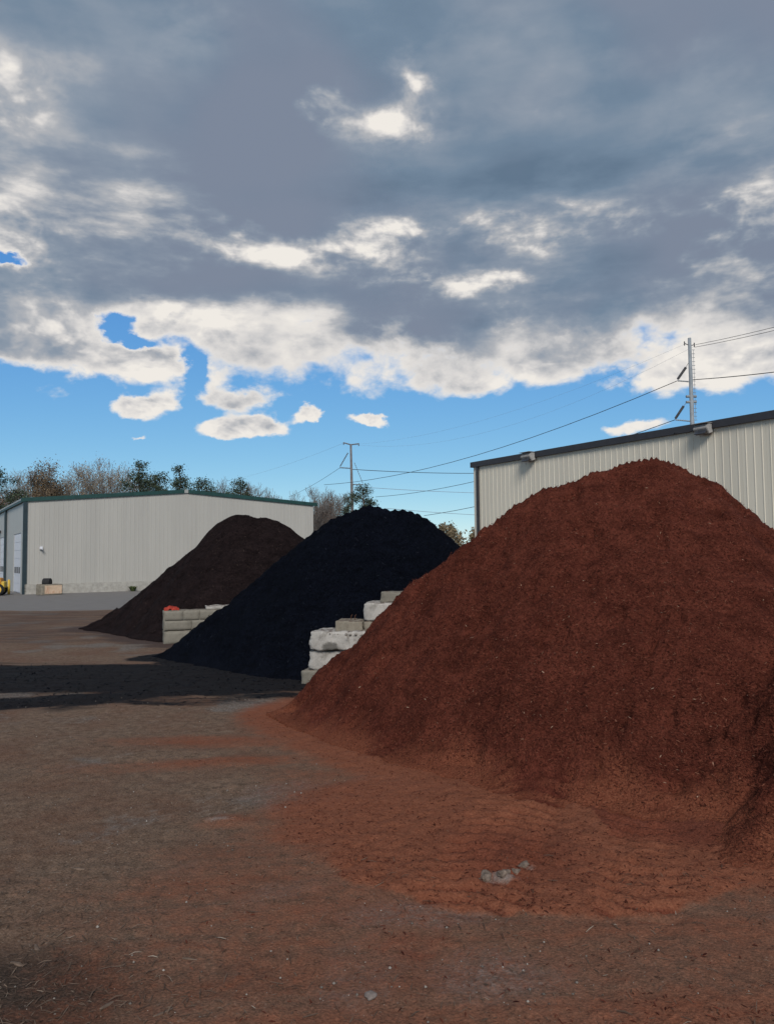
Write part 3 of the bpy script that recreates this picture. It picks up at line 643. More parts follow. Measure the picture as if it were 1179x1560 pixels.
# left: grey warehouse, gable to the yard, doors on its left side
A2 = Vector((-24.7, 52.9, 0)); B2 = Vector((-6.12, 64.49, 0)); L2, M2 = frame(A2, B2); E2, E2R, RISE, FND = 6.5, 6.76, .92, .68
wl = empty('warehouse', A2); wl.matrix_world = M2
tag(wl, 'grey ribbed steel warehouse with green roof edge and doors', 'warehouse')
apex = at(283, 747, 58.9); ua = (M2.inverted() @ apex).x; RISE = apex.z - E2 - .05
def roofz(q): return E2 + RISE * q / ua if q < ua else E2R + (E2 + RISE - E2R) * (L2 - q) / (L2 - ua)
u = .12
while u < L2 - .05:
    obj('siding_panel', siding_panel(u, min(u + .9144, L2 - .02), FND + .003, lambda q: roofz(q) - .10), MT['grey_siding'], wl); u += .9144
bm = bmesh.new(); bx(bm, (L2 / 2, .06, FND / 2), (L2 - .02, .34, FND)); obj('foundation', bm, MT['foundation'], wl)
DEP2 = 42.
bm = bmesh.new(); prism(bm, [(.05, .24, 0), (.05, .24, E2 - .2), (ua, .24, E2 + RISE - .2), (L2 - .05, .24, E2R - .2), (L2 - .05, .24, 0)], (0, DEP2 - .3, 0)); obj('wall', bm, MT['grey_siding'], wl)
bm = bmesh.new(); prism(bm, [(-.25, .03, E2 - .06), (ua, .03, E2 + RISE - .06), (L2 + .25, .03, E2R - .06), (L2 + .25, .03, E2R + .06), (ua, .03, E2 + RISE + .06), (-.25, .03, E2 + .06)], (0, DEP2, 0)); obj('roof', bm, MT['roof_metal'], wl)
for (u0, u1) in ((-.30, ua - .16), (ua + .16, L2 + .30)):
    bm = bmesh.new(); prism(bm, [(u0, -.12, roofz(u0) - .17), (u1, -.12, roofz(u1) - .17), (u1, -.12, roofz(u1) + .10), (u0, -.12, roofz(u0) + .10)], (0, .145, 0)); obj('rake_trim', bm, MT['green_trim'], wl)
bm = bmesh.new(); bx(bm, (ua, -.05, E2 + RISE - .04), (.30, .12, .26), bevel=.01); obj('ridge_cap', bm, MT['roof_metal'], wl)
bm = bmesh.new(); bx(bm, (-.02, -.01, E2 / 2 - .1), (.26, .20, E2 - .2), bevel=.01); obj('corner_trim', bm, MT['teal_post'], wl)
# left side wall: local X = 0 plane, running back along +Y
bm = bmesh.new(); bx(bm, (-.14, DEP2 / 2, E2 - .06), (.16, DEP2, .26), bevel=.01); obj('eave_gutter', bm, MT['green_trim'], wl)
def side_v(px):
    """distance back along the side wall seen at a picture column"""
    d = Vector(ray(px, 850)); o = Vector((0, 0, EYE)); n = Vector((M2[0][0], M2[1][0], 0)); t = (A2 - o).dot(n) / d.dot(n); return (M2.inverted() @ (o + d * t)).y
DOORS = [(side_v(33.5), side_v(22.5), 4.25), (side_v(8.8), side_v(1.5), 4.25)]
edges = [.2] + [q for d in DOORS for q in d[:2]] + [DEP2 - .3]
for a, b in ((edges[0], edges[1]), (edges[2], edges[3]), (edges[4], edges[5])):
    bm = bmesh.new(); bx(bm, (.0, (a + b) / 2, E2 / 2 - .1), (.10, b - a, E2 - .2)); obj('side_siding', bm, MT['grey_siding'], wl)
for a, b, h in DOORS:
    bm = bmesh.new(); bx(bm, (.0, (a + b) / 2, (h + E2 - .2) / 2), (.10, b - a - .004, E2 - .2 - h)); obj('door_header', bm, MT['grey_siding'], wl)
    dr = None
    bm = bmesh.new(); bx(bm, (.02, (a + b) / 2, .02 + h / 2 - .01), (.05, b - a - .01, h - .03)); dr = obj('overhead_door', bm, MT['door_white'], wl)
    for j in range(7):
        bm = bmesh.new(); bx(bm, (-.016, (a + b) / 2, .05 + (j + .5) * (h - .1) / 7), (.02, b - a - .12, (h - .1) / 7 - .03), bevel=.008); obj('door_section', bm, MT['door_white'], dr)
    for j in range(3):
        yy = a + (b - a) * (.22 + .28 * j); bm = bmesh.new(); bx(bm, (-.036, yy, 1.62), (.02, (b - a) * .17, .44), bevel=.006); obj('window_pane', bm, MT['dark_glass'], dr)
v = side_v(11.3); bm = bmesh.new(); bx(bm, (-.15, v, E2 / 2 - .1), (.16, .30, E2 - .25), bevel=.01); obj('downspout', bm, MT['teal_post'], wl)
v = side_v(2); r = empty('wall_lamp', (0, 0, 0)); r.matrix_world = M2 @ Matrix.Translation((-.05, v, 4.75)); tag(r, 'small dark wall lamp above the far overhead door', 'wall lamp')
bm = bmesh.new(); bx(bm, (-.14, 0, 0), (.24, .45, .24), bevel=.02); obj('housing', bm, MT['black_plastic'], r)
bm = bmesh.new(); bx(bm, (-.16, 0, -.13), (.16, .36, .03)); obj('lens', bm, MT['lens_glass'], r)
bm = bmesh.new(); bx(bm, (0, -.06, 0), (.2, .14, .2), bevel=.02); bm2 = bm; tube(bm, (0, -.13, -.02), (.05, -.32, -.08), .06)
o = obj('security_camera', bm, MT['door_white']); d = Vector(ray(63, 835)); n = Vector((M2[0][1], M2[1][1], 0)); p = Vector((0, 0, EYE)) + d * ((A2 - Vector((0, 0, EYE))).dot(n) / d.dot(n)); q = M2.inverted() @ p
o.matrix_world = M2 @ Matrix.Translation((q.x, -.04, q.z)); tag(o, 'small white camera on the grey warehouse gable', 'camera')

# ------------------------------------------------------------------ yard clutter at the grey warehouse
def rough_block(L, D, H, seed, amp=.012, rnd=.05, cuts=7):
    """cast concrete block with worn edges; base at z=0, centred"""
    bm = bmesh.new(); bmesh.ops.create_cube(bm, size=2); bmesh.ops.subdivide_edges(bm, edges=bm.edges[:], cuts=cuts, use_grid_fill=True)
    r = np.random.default_rng(seed); off = r.random(3) * 40
    h = np.array([L / 2, D / 2, H / 2])
    co = np.array([v.co[:] for v in bm.verts])
    q = co * h; inner = np.clip(q, -(h - rnd), h - rnd); d = q - inner; n = np.linalg.norm(d, axis=1, keepdims=True)
    q = inner + np.where(n > 1e-6, d / np.maximum(n, 1e-6) * np.minimum(n, rnd), d)
    nz = fbmn(q[:, 0] * 7 + off[0], q[:, 1] * 7 + q[:, 2] * 8 + off[1], seed, 5, .65)
    nz2 = fbmn(q[:, 1] * 6 + off[2], q[:, 2] * 9 - q[:, 0] * 6, seed + 5, 5, .65)
    q = q + co * amp * nz[:, None] + np.stack([nz2, nz, nz2 * .6], -1) * amp * .8; q[:, 2] += H / 2
    for v, c in zip(bm.verts, q): v.co = c
    return bm
def block(name, L, D, H, loc, rz, seed, mat, label, cat='concrete block', group=None, amp=.012, rnd=.05, tilt=0):
    o = obj(name, rough_block(L, D, H, seed, amp * 1.5, rnd, 16), MT[mat], None, True); o.location = loc; o.rotation_euler = (tilt, 0, rz); tag(o, label, cat, group); return o
p = gpt(78, 906.5); RB = math.atan2(M2[1][0], M2[0][0])
cb = block('concrete_block', 1.45, .8, .72, (p.x - .25, p.y + .35, -.01), rad(48), 4, 'tan_concrete', 'tan concrete block with peach painted end at the grey gable')
bm = bmesh.new(); bx(bm, (0, 0, 0), (1.15, .012, .55), bevel=.004); o = obj('painted_patch', bm, MT['peach_concrete'], cb); o.location = (.08, -.412, .37)
p2 = cb.location
bm = bmesh.new()
for k in range(10):
    a0 = math.pi * k / 10; a1 = math.pi * (k + 1) / 10
bmesh.ops.create_uvsphere(bm, u_segments=18, v_segments=10, radius=.27)
for vv in bm.verts: vv.co.z = max(-.1, vv.co.z) * .95 + .09; vv.co.x *= .85 + .1 * math.sin(vv.co.z * 9)
o = obj('cover', bm, MT['black_plastic'], None, True); o.name = 'plastic_tub'; o.location = (p2.x - .18, p2.y + .02, .72); tag(o, 'black plastic tub on the peach painted block', 'tub')
bm = bmesh.new(); tube(bm, (-.22, 0, .1), (.24, 0, .1), .285, .285, 16); obj('rim', bm, MT['rubber'], o)

p = at(14, 905, 53.4); bm = bmesh.new(); tube(bm, (0, 0, 0), (0, 0, .93), .085, n=14); b0 = obj('bollard', bm, MT['safety_yellow'], None, True); b0.location = (p.x, p.y, 0); tag(b0, 'yellow steel bollard beside the grey overhead doors', 'bollard')
bm = bmesh.new(); bmesh.ops.create_uvsphere(bm, u_segments=14, v_segments=8, radius=.086); o = obj('cap', bm, MT['safety_yellow'], b0, True); o.location = (0, 0, .93)

# yellow wheeled machine at the picture's edge
p = at(-15, 907, 51.6); mc = empty('compact_loader', (p.x, p.y, 0), rad(14)); tag(mc, 'yellow and orange compact loader parked beside the yellow bollard', 'loader')
bm = bmesh.new(); bx(bm, (0, 0, .78), (1.55, 1.0, .5), bevel=.08); bx(bm, (.45, 0, 1.0), (.62, .92, .35), bevel=.1); obj('body', bm, MT['machine_orange'], mc)
for sx, sy in ((.58, -.52), (-.58, -.52), (.58, .52), (-.58, .52)):
    wv_ = empty('wheel', (sx, sy, .40)); wv_.parent = mc
    bm = bmesh.new(); tube(bm, (0, -.14, 0), (0, .14, 0), .40, n=22); bmesh.ops.bevel(bm, geom=[e for e in bm.edges if len(e.link_faces) == 2 and any(len(f.verts) > 4 for f in e.link_faces)], offset=.05, segments=2, affect='EDGES'); obj('tyre', bm, MT['rubber'], wv_)
    bm = bmesh.new(); tube(bm, (0, -.165, 0), (0, .165, 0), .27, .27, 18); tube(bm, (0, -.20, 0), (0, .20, 0), .10, n=12); obj('rim', bm, MT['safety_yellow'], wv_)
bm = bmesh.new()
for sx, sy in ((-.62, -.40), (.12, -.40), (-.62, .40), (.12, .40)): tube(bm, (sx, sy, .95), (sx + .05, sy, 1.95), .035, n=8)
bx(bm, (-.22, 0, 1.98), (.95, .95, .06), bevel=.015); obj('roll_cage', bm, MT['black_plastic'], mc)
bm = bmesh.new(); bx(bm, (-.25, 0, 1.12), (.42, .45, .14), bevel=.04); bx(bm, (-.44, 0, 1.35), (.12, .45, .42), bevel=.04); obj('seat', bm, MT['rubber'], mc)
bm = bmesh.new(); bx(bm, (.86, 0, .72), (.22, .86, .42), bevel=.06); obj('counterweight', bm, MT['safety_yellow'], mc)
bm = bmesh.new(); prism(bm, [(-1.55, -.6, .12), (-.95, -.6, .08), (-.95, -.6, .60), (-1.05, -.6, .60), (-1.08, -.6, .25)], (0, 1.2, 0)); obj('bucket', bm, MT['safety_yellow'], mc)
for s_ in (-.45, .45):
    bm = bmesh.new(); tube(bm, (-.1, s_, 1.0), (-1.0, s_, .45), .06, n=8); obj('lift_arm', bm, MT['safety_yellow'], mc)

# weed at the foot of the gable
def tuft(name, loc, h, n, seed, mat, label):
    r = random.Random(seed); V = []; Qs = []
    for k in range(n):
        a = r.uniform(0, 6.28); l = h * r.uniform(.5, 1); d = Vector((math.cos(a), math.sin(a), 0)); s_ = Vector((-d.y, d.x, 0)) * .03; b = d * r.uniform(0, .12)
        i0 = len(V); V += [b - s_, b + s_, b + d * l * .4 + Vector((0, 0, l * .7)) + s_ * 1.4, b + d * l * .4 + Vector((0, 0, l * .7)) - s_ * 1.4, b + d * l * .9 + Vector((0, 0, l * .8))]
        Qs += [(i0, i0 + 1, i0 + 2, i0 + 3), (i0 + 3, i0 + 2, i0 + 4, i0 + 4)]
    me = bpy.data.meshes.new(name); me.from_pydata([v[:] for v in V], [], [q if q[3] != q[2] else q[:3] for q in Qs]); o = link(name, me, MT[mat]); o.location = loc; tag(o, label, 'plant'); return o
p = gpt(205, 900.5); tuft('weed', (p.x, p.y - .3, 0), .5, 60, 8, 'weed_green', 'small green weed at the foot of the grey gable')

# ------------------------------------------------------------------ bay walls of concrete blocks
ZW = 14.05
def place(px0, px1, pyb, pyt, name, depth, label, seed, mat, Y0=ZW, slope=-.16, ext=.5, amp=.014, rnd=.05, tilt=0):
    """a block whose left end is seen at px0 and whose face runs on to px1 and ext further, face turned slightly left"""
    a = at(px0, pyb, Y0); b = at(px1, pyb, Y0); t = at(px0, pyt, Y0); Lb = (b.x - a.x) + ext; H = t.z - a.z
    rz = math.atan(slope); c = Vector((a.x, a.y, a.z)) + Matrix.Rotation(rz, 3, 'Z') @ Vector((Lb / 2, depth / 2, 0))
    return block(name, Lb, depth, H, c, rz, seed, mat, label, 'concrete block', 'blocks of the near bay wall', amp, rnd, tilt)
zb = 1047
place(459, 500, 1049, 1021, 'concrete_block', .62, 'grey concrete block lowest at the stepped wall end', 11, 'grey_concrete', 13.95, ext=.9)
place(470.5, 520, 1021, 991, 'concrete_block', .66, 'chalky white block second from the bottom of the stepped wall', 12, 'white_concrete', 13.98, ext=.9, amp=.024, rnd=.04)
place(471, 560, 991.5, 962, 'concrete_block', .68, 'white block with grey stain and rubble on its chipped top', 13, 'stained_concrete', 13.9, slope=-.2, ext=.35, amp=.028, rnd=.04)
c1 = place(510, 553, 962.5, 946, 'concrete_block', .56, 'low grey block with two rebar stubs on the stained block', 14, 'tan_concrete', 13.98, ext=.0, rnd=.03)
place(554.5, 590, 963, 947, 'concrete_block', .56, 'low grey block half buried right of the rebar block', 15, 'tan_concrete', 13.96, ext=.4, rnd=.03)
place(554, 610, 946, 918, 'concrete_block', .66, 'smooth white block on the fourth step of the wall', 16, 'white_concrete', 14.0, ext=.6, rnd=.04)
place(580, 618, 917.5, 902, 'concrete_block', .56, 'topmost pale grey slab block of the stepped wall', 17, 'grey_concrete', 14.02, ext=.8, rnd=.02)
for k in (-.02, .05):
    bm = bmesh.new(); tube(bm, (k, .02, .17), (k + .01, .02, .265), .007, n=6); tube(bm, (k + .01, .02, .26), (k + .03, .02, .285), .007, n=6); obj('rebar_stub', bm, MT['rust'], c1)
# rubble crumbs on the chipped block
rng2 = np.random.default_rng(5); n = 160
uu = rng2.random(n); base_p = np.array([at(505, 965, 13.9)[:]]) ; e1 = np.array(at(572, 968, 13.72)[:]) - base_p[0]
pp = base_p + uu[:, None] * e1 + rng2.normal(0, .03, (n, 3)) * np.array([1, 2.2, .25]); s_ = .008 + .02 * rng2.random(n) ** 2
V = (pp[:, None] + oct_[None] * s_[:, None, None] * (.7 + .6 * rng2.random((n, 6, 1)))).reshape(-1, 3); Q = (np.arange(n)[:, None, None] * 6 + fo[None]).reshape(-1, 3)
tag(link('rubble', npmesh('rubble', V, Q), MT['gravel_stone']), kind='stuff')

# far bay wall: molded blocks seen end-on and along the face
gA = at(249.5, 962, 21.2); rz = math.atan(.34)
def face_block(H, L, D, loc, seed, label, joints, mat):
    o = block('concrete_block', L, D, H, loc, rz, seed, mat, label, 'concrete block', 'blocks of the far bay wall', .010, .025)
    r = random.Random(seed)
    for (x0, x1, z0, z1) in joints:
        bm = rough_block(x1 - x0, .05, z1 - z0, r.randint(0, 999), .006, .012, 3); f_ = obj('face_panel', bm, MT[mat], o, True); f_.location = (-L / 2 + (x0 + x1) / 2, -D / 2 + .004, z0)
    return o
rot = Matrix.Rotation(rz, 3, 'Z')
Lg, Dg = 2.6, .5
top_z = at(249, 931, 21.2).z; mid_z = at(249, 962, 21.2).z
cen = Vector((gA.x, gA.y, 0)) + rot @ Vector((Lg / 2, Dg / 2, 0))
hh = top_z - mid_z
xs = [.03, .52, .96, 1.52, 2.05, 2.56]; jn = []
for j in range(5): jn.append((xs[j] + .006, xs[j + 1] - .006, hh / 2 + .008, hh - .02))
xs2 = [.03, .75, 1.35, 1.95, 2.56]
for j in range(4): jn.append((xs2[j] + .006, xs2[j + 1] - .006, .02, hh / 2 - .008))
up_b = face_block(hh, Lg, Dg, Vector((cen.x, cen.y, mid_z + .006)), 21, 'upper grey block of the far wall, moulded as brickwork', jn, 'grey_concrete')
face_block(mid_z + .12, Lg, Dg + .02, Vector((cen.x, cen.y, -.12)), 22, 'lower grey block of the far wall sunk in mulch', [(.03, .9, .10, mid_z + .10), (.92, 1.7, .1, mid_z + .10), (1.72, 2.56, .1, mid_z + .1)], 'grey_concrete')
# broken pale slab and red cloth on the far wall
o = block('concrete_slab', 1.0, .30, .07, Vector((cen.x, cen.y, 0)) + rot @ Vector((.35, .05, 0)) + Vector((0, 0, top_z + .02)), rz + .05, 31, 'white_concrete', 'thin pale concrete slab lying on the far bay wall', 'slab', None, .015, .015, rad(6))
bm = bmesh.new(); bmesh.ops.create_grid(bm, x_segments=22, y_segments=16, size=.5)
for v in bm.verts:
    x, y = v.co.x, v.co.y; rr_ = max(0, 1 - (x * x * 3.2 + y * y * 3.8)); v.co.x = x * .40; v.co.y = y * .34
    v.co.z = .07 * rr_ + .05 * float(vnoise(np.array([x * 6]), np.array([y * 6]), 3)[0]) * (.4 + rr_) + .03 * float(vnoise(np.array([x * 14]), np.array([y * 14]), 4)[0]) + .02
geo = bmesh.ops.extrude_face_region(bm, geom=bm.faces[:]); [setattr(v.co, 'z', v.co.z - .012) for v in geo['geom'] if isinstance(v, bmesh.types.BMVert)]
o = obj('red_cloth', bm, MT['red_cloth'], None, True); q = Vector((cen.x, cen.y, top_z + .005)) + rot @ Vector((-Lg / 2 + .22, -.02, 0)); o.location = q; o.rotation_euler = (0, 0, rz); tag(o, 'crumpled red cloth on the corner of the far block wall', 'cloth')

# ------------------------------------------------------------------ sticks and stones lying loose
def stick(px, py, L, r, rz, seed, label, mat='bark_wood', cat='wood scrap', name='wood_scrap'):
    p = gpt(px, py); x, y = np.array([p.x]), np.array([p.y]); z = float(ground_z(x, y, masks(x, y))[0])
    bm = rough_block(L, r * 2.2, r, seed, r * .45, r * .45, 6)
    for v in bm.verts:
        t = v.co.x / L; v.co.y *= 1 - abs(t) * .8; v.co.y += .16 * L * t * t * (1 if seed % 2 else -1); v.co.z = v.co.z * (1 - abs(t) * .5)
    o = obj(name, bm, MT[mat], None, True); o.location = (p.x, p.y, z - .004); o.rotation_euler = (0, rad(4), rz); tag(o, label, cat); return o
stick(119, 1321, .11, .018, rad(-12), 41, 'pale split wood piece lying on bare dirt at the left')
stick(85, 1327, .09, .010, rad(20), 42, 'dark twisted bark strip just left of the pale split piece')
stick(57, 1443, .11, .011, rad(-50), 43, 'grey bark strip low at the left edge of the dirt')
stick(28, 1466, .10, .012, rad(-25), 44, 'knotted bark scrap nearest the left border')
stick(164, 1532, .09, .010, rad(62), 45, 'upright forked splinter among the shreds at bottom left')
stick(290, 1463, .09, .008, rad(-5), 46, 'thin straight pale splinter on dark dirt')
stick(250, 1547, .12, .008, rad(50), 47, 'curved thin twig at the bottom border')
stick(563, 1525, .085, .036, rad(50), 48, 'smooth elongated brown stone in the dirt at bottom centre', 'rock', 'stone', 'stone')
for k, (px, py, s_) in enumerate(((724, 1343, .085), (741, 1338, .10), (757, 1334, .075), (766, 1341, .09), (786, 1331, .085), (797, 1323, .07))):
    p = gpt(px, py); x, y = np.array([p.x]), np.array([p.y]); z = float(ground_z(x, y, masks(x, y))[0])
    o = obj('clay_clod', rough_block(s_, s_ * .6, s_ * .42, 60 + k, s_ * .34, s_ * .18, 9), MT['pale_clay'], None, True); o.location = (p.x, p.y, z - s_ * .33); o.rotation_euler = (rad(8), rad(-6), k * 1.3)
    tag(o, ('leftmost pale clay clod of those pressed into the red mulch', 'second pale clay clod from the left in the red mulch', 'small pale clay clod in the middle of its row', 'pale clay clod nearest the front of the cluster', 'fifth pale clay clod, left of the farthest one', 'farthest pale clay clod at the right end of its row')[k], 'clod', 'pale clods in the tyre tracks')

# ------------------------------------------------------------------ trees
def grow(seed, H, spread, forks=5, twig=.022, lean=0.):
    """returns limb segments (a, b, r0, r1, level)"""
    r = random.Random(seed); segs = []
    def branch(p, d, L, rd, lv):
        n = 3 if lv < 2 else 2; q = p
        for k in range(n):
            d2 = (d + Vector((r.gauss(0, .13), r.gauss(0, .13), r.gauss(0, .06) + .05)) * (1 + .3 * lv)).normalized()
            e = q + d2 * (L / n); r1 = max(twig * .6, rd * (1 - .45 * (k + 1) / n)); segs.append((q, e, max(twig * .6, rd * (1 - .45 * k / n)), r1, lv)); q = e; d = d2
            if lv < forks and (k > 0 or lv > 0):
                for _ in range(2 if lv < 4 else 1):
                    a = r.uniform(0, 6.28); o = d.orthogonal().normalized(); o = Matrix.Rotation(a, 3, d) @ o
                    nd = (d * r.uniform(.55, 1.0) + o * r.uniform(.45, .95) * spread + Vector((0, 0, .18))).normalized()
                    branch(q, nd, L * r.uniform(.50, .72), r1 * .62, lv + 1)
        if lv < forks: branch(q, d, L * .62, r1 * .8, lv + 1)
    branch(Vector((0, 0, 0)), Vector((lean, 0, 1)), H * .42, H * .011 + .03, 0)
    top = max(s[1].z for s in segs); k = H / top
    return [(a * k, b * k, c, d, l) for a, b, c, d, l in segs]
def prisms(segs, n=3):
    V = []; Q = []
    for a, b, r0, r1, lv in segs:
        z = (b - a).normalized(); x = z.orthogonal().normalized(); y = z.cross(x); i0 = len(V)
        for p, r in ((a, r0), (b, r1)):
            for j in range(n):
                t = 2 * math.pi * j / n; V.append((p + (x * math.cos(t) + y * math.sin(t)) * r)[:])
        for j in range(n): Q.append((i0 + j, i0 + (j + 1) % n, i0 + n + (j + 1) % n, i0 + n + j))
    return np.array(V), np.array(Q)
def leaves(points, rng, n_each, spread, size):
    P = np.repeat(points, n_each, 0); n = len(P); P = P + rng.normal(0, 1, (n, 3)) * spread
    a = rng.normal(0, 1, (n, 3)); a /= np.linalg.norm(a, axis=1, keepdims=True); b = np.cross(a, rng.normal(0, 1, (n, 3))); b /= np.linalg.norm(b, axis=1, keepdims=True)
    s = size * (.5 + rng.random((n, 1)))
    V = np.stack([P - a * s, P + b * s * .5, P + a * s, P - b * s * .5], 1).reshape(-1, 3); return V, np.arange(n * 4).reshape(-1, 4)
def bare_tree(seed, H, spread, bud, per, size, forks=5):
    sg = grow(seed, H, spread, forks); root = empty('bare_tree', (0, 0, 0))
    V, Q = prisms([s for s in sg if s[4] <= 1], 6); link('trunk', npmesh('trunk', V, Q), MT['grey_bark'], root, True)
    V, Q = prisms([s for s in sg if s[4] > 1], 3); cr = link('crown', npmesh('crown', V, Q), MT['grey_bark'], root)
    tips = np.array([s[1][:] for s in sg if s[4] >= forks - 1])
    if per: V, Q = leaves(tips, np.random.default_rng(seed), per, .28, size); link('buds', npmesh('buds', V, Q), MT[bud], cr)
    return root
def pine_tree(seed, H, base, wid, dens=1.):
    r = random.Random(seed); root = empty('pine_tree', (0, 0, 0)); segs = []; tips = []
    q = Vector((0, 0, 0)); n = 9
    for k in range(n):
        e = Vector((r.gauss(0, .10), r.gauss(0, .10), H * .97 * (k + 1) / n)); segs.append((q, e, .26 * (1 - k / n) + .05, .26 * (1 - (k + 1) / n) + .05, 0)); q = e
    lim = []
    z = H * base
    while z < H * .98:
        f = (z - H * base) / (H * (1 - base)); prof = (.55 + .6 * f) if f < .45 else (1.0 - (f - .45) / .55 * .86)
        for k in range(r.choice((2, 3, 3))):
            if r.random() > .86: continue
            a = r.uniform(0, 6.28); l = wid * prof * r.uniform(.55, 1.15); o = Vector((math.cos(a), math.sin(a), r.uniform(.05, .5))).normalized(); s0 = Vector((0, 0, z)); e = s0 + o * l
            lim.append((s0, e, .06, .02, 2))
            m = max(2, int(l / .55))
            for j in range(m):
                f2 = (j + 1.2) / m
                if f2 < .3: continue
                t = s0 + o * l * min(1, f2) + Vector((r.gauss(0, .22), r.gauss(0, .22), r.gauss(0, .16) + .12)); tips.append(t[:])
        z += H * (1 - base) / 13 * r.uniform(.7, 1.3)
    V, Q = prisms(segs, 8); link('trunk', npmesh('trunk', V, Q), MT['pine_bark'], root, True)
    V, Q = prisms(lim, 4); tr = link('limbs', npmesh('limbs', V, Q), MT['pine_bark'], root); tag(tr, kind='stuff')
    V, Q = leaves(np.array(tips), np.random.default_rng(seed), int(80 * dens), .30, .11); link('crown', npmesh('crown', V, Q), MT['pine_needles'], root)
    return root
PROTO = {}
for k, mk in dict(bare_rust=lambda: bare_tree(1, 14, .85, 'rusty_buds', 2, .07, 4), bare_tan=lambda: bare_tree(2, 14, .8, 'tan_buds', 2, .07, 4), bare_thin=lambda: bare_tree(5, 14, .75, 'tan_buds', 0, .06), bare_grey=lambda: bare_tree(8, 14, .9, 'rusty_buds', 0, .06),
                  olive=lambda: bare_tree(11, 12, .8, 'olive_leaves', 7, .085, 4), rust_full=lambda: bare_tree(13, 12, .8, 'rusty_buds', 5, .07, 4), pine_a=lambda: pine_tree(3, 15, .35, 2.9), pine_b=lambda: pine_tree(6, 15, .45, 2.3), pine_c=lambda: pine_tree(9, 14, .5, 2.6, 1.2)).items(): PROTO[k] = mk()
USED = set()
def tree(kind, px, pytop, Y, rz, wide, label):
    t = at(px, pytop, Y); base_h = dict(olive=12, rust_full=12, pine_a=15, pine_b=15, pine_c=14).get(kind, 14.)
    o = PROTO[kind] if kind not in USED else copy_tree(PROTO[kind]); USED.add(kind)
    s = t.z / base_h; o.location = (t.x, t.y, -.05); o.rotation_euler = (0, 0, rz); o.scale = (s * wide, s * wide, s)
    pine = kind.startswith('pine'); tag(o, label, 'pine tree' if pine else 'tree', 'pines behind the grey warehouse' if pine else 'bare trees behind the grey warehouse')
for a in (
    ('pine_a', -2, 712, 82, .3, 1.25, 'dark dense pine at the left border above the doors'),
    ('bare_grey', 34, 706, 94, 1.2, 1.0, 'bare grey tree just right of the border pine'),
    ('rust_full', 52, 738, 90, 2.0, 1.1, 'low rusty budding tree behind the warehouse corner'),
    ('bare_thin', 72, 716, 98, 4.0, 1.0, 'thin bare tree left of the olive budding tree'),
    ('olive', 103, 706, 90, .6, .85, 'conical olive brown budding tree above the gable'),
    ('bare_tan', 140, 697, 97, 5.1, 1.0, 'tall tan budding tree in the middle of the bare clump'),
    ('bare_rust', 164, 699, 100, .4, 1.0, 'rust tinged bare tree right of the tall tan tree'),
    ('bare_tan', 186, 704, 98, 3.3, 1.0, 'tan budding tree last of the tall clump before the pines'),
    ('bare_grey', 205, 722, 102, 4.9, .9, 'grey bare tree half hidden by the taller gable pine'),
    ('pine_b', 213, 706, 88, 1.0, 1.15, 'dark upright pine left of the gable apex'),
    ('pine_c', 243, 722, 92, 2.2, 1.0, 'shorter pine between the two gable pines'),
    ('pine_b', 274, 713, 90, 3.6, 1.05, 'open crowned pine directly above the gable apex'),
    ('pine_c', 308, 730, 92, 4.6, 1.05, 'low pine right of the gable apex'),
    ('bare_thin', 335, 728, 100, 1.7, .9, 'slender bare tree between the two right slope pines'),
    ('pine_c', 367, 731, 88, .9, .95, 'small round pine over the right roof slope'),
    ('rust_full', 388, 744, 95, 1.1, 1.0, 'low buff tree right of the small round pine'),
    ('bare_grey', 404, 733, 100, 2.9, .9, 'bare tree over the right roof slope'),
    ('bare_thin', 430, 735, 98, .2, 1.0, 'fine twigged bare tree over the right roof slope'),
    ('bare_grey', 452, 738, 101, 5.5, .9, 'bare tree near the right end of the green roof edge'),
    ('bare_thin', 478, 737, 92, 3.9, .95, 'pale bare tree rising at the right corner of the gable'),
    ('bare_grey', 497, 748, 97, .8, .9, 'bare tree just beyond the right corner of the gable'),
    ('bare_rust', 514, 753, 93, 2.2, .95, 'rusty bare tree left of the far utility pole'),
    ('pine_c', 529, 755, 92, 5.2, .55, 'small dark pine touching the far utility pole'),
    ('pine_c', 553, 740, 84, 1.4, 1.05, 'flat crowned pine peeking over the black pile')):
    tree(*a)
for k, o in list(PROTO.items()):
    if k not in USED: raise RuntimeError(k)

# far wood beyond the yard
rng3 = np.random.default_rng(9); Vs = []; n0 = 0; tips = []
for k in range(150):
    px = rng3.uniform(560, 1150); Y = rng3.uniform(215, 270); p = gpt(589, 1200); X = (px - 589) / F * Y; H = rng3.uniform(7.5, 10.5) + (2.0 if px < 690 else 0)
    m = 36; zz = H * (.25 + .75 * rng3.random(m) ** .7); wd = 2.6 * np.sin(np.clip(zz / H, .1, .97) * math.pi) ** .6
    a = rng3.random(m) * 6.28; tips.append(np.stack([X + wd * np.cos(a) * rng3.random(m), Y + wd * np.sin(a), zz], -1))
V, Q = leaves(np.concatenate(tips), rng3, 9, .6, .42)
tag(link('far_wood', npmesh('far_wood', V, Q), MT['far_leaves']), kind='stuff')

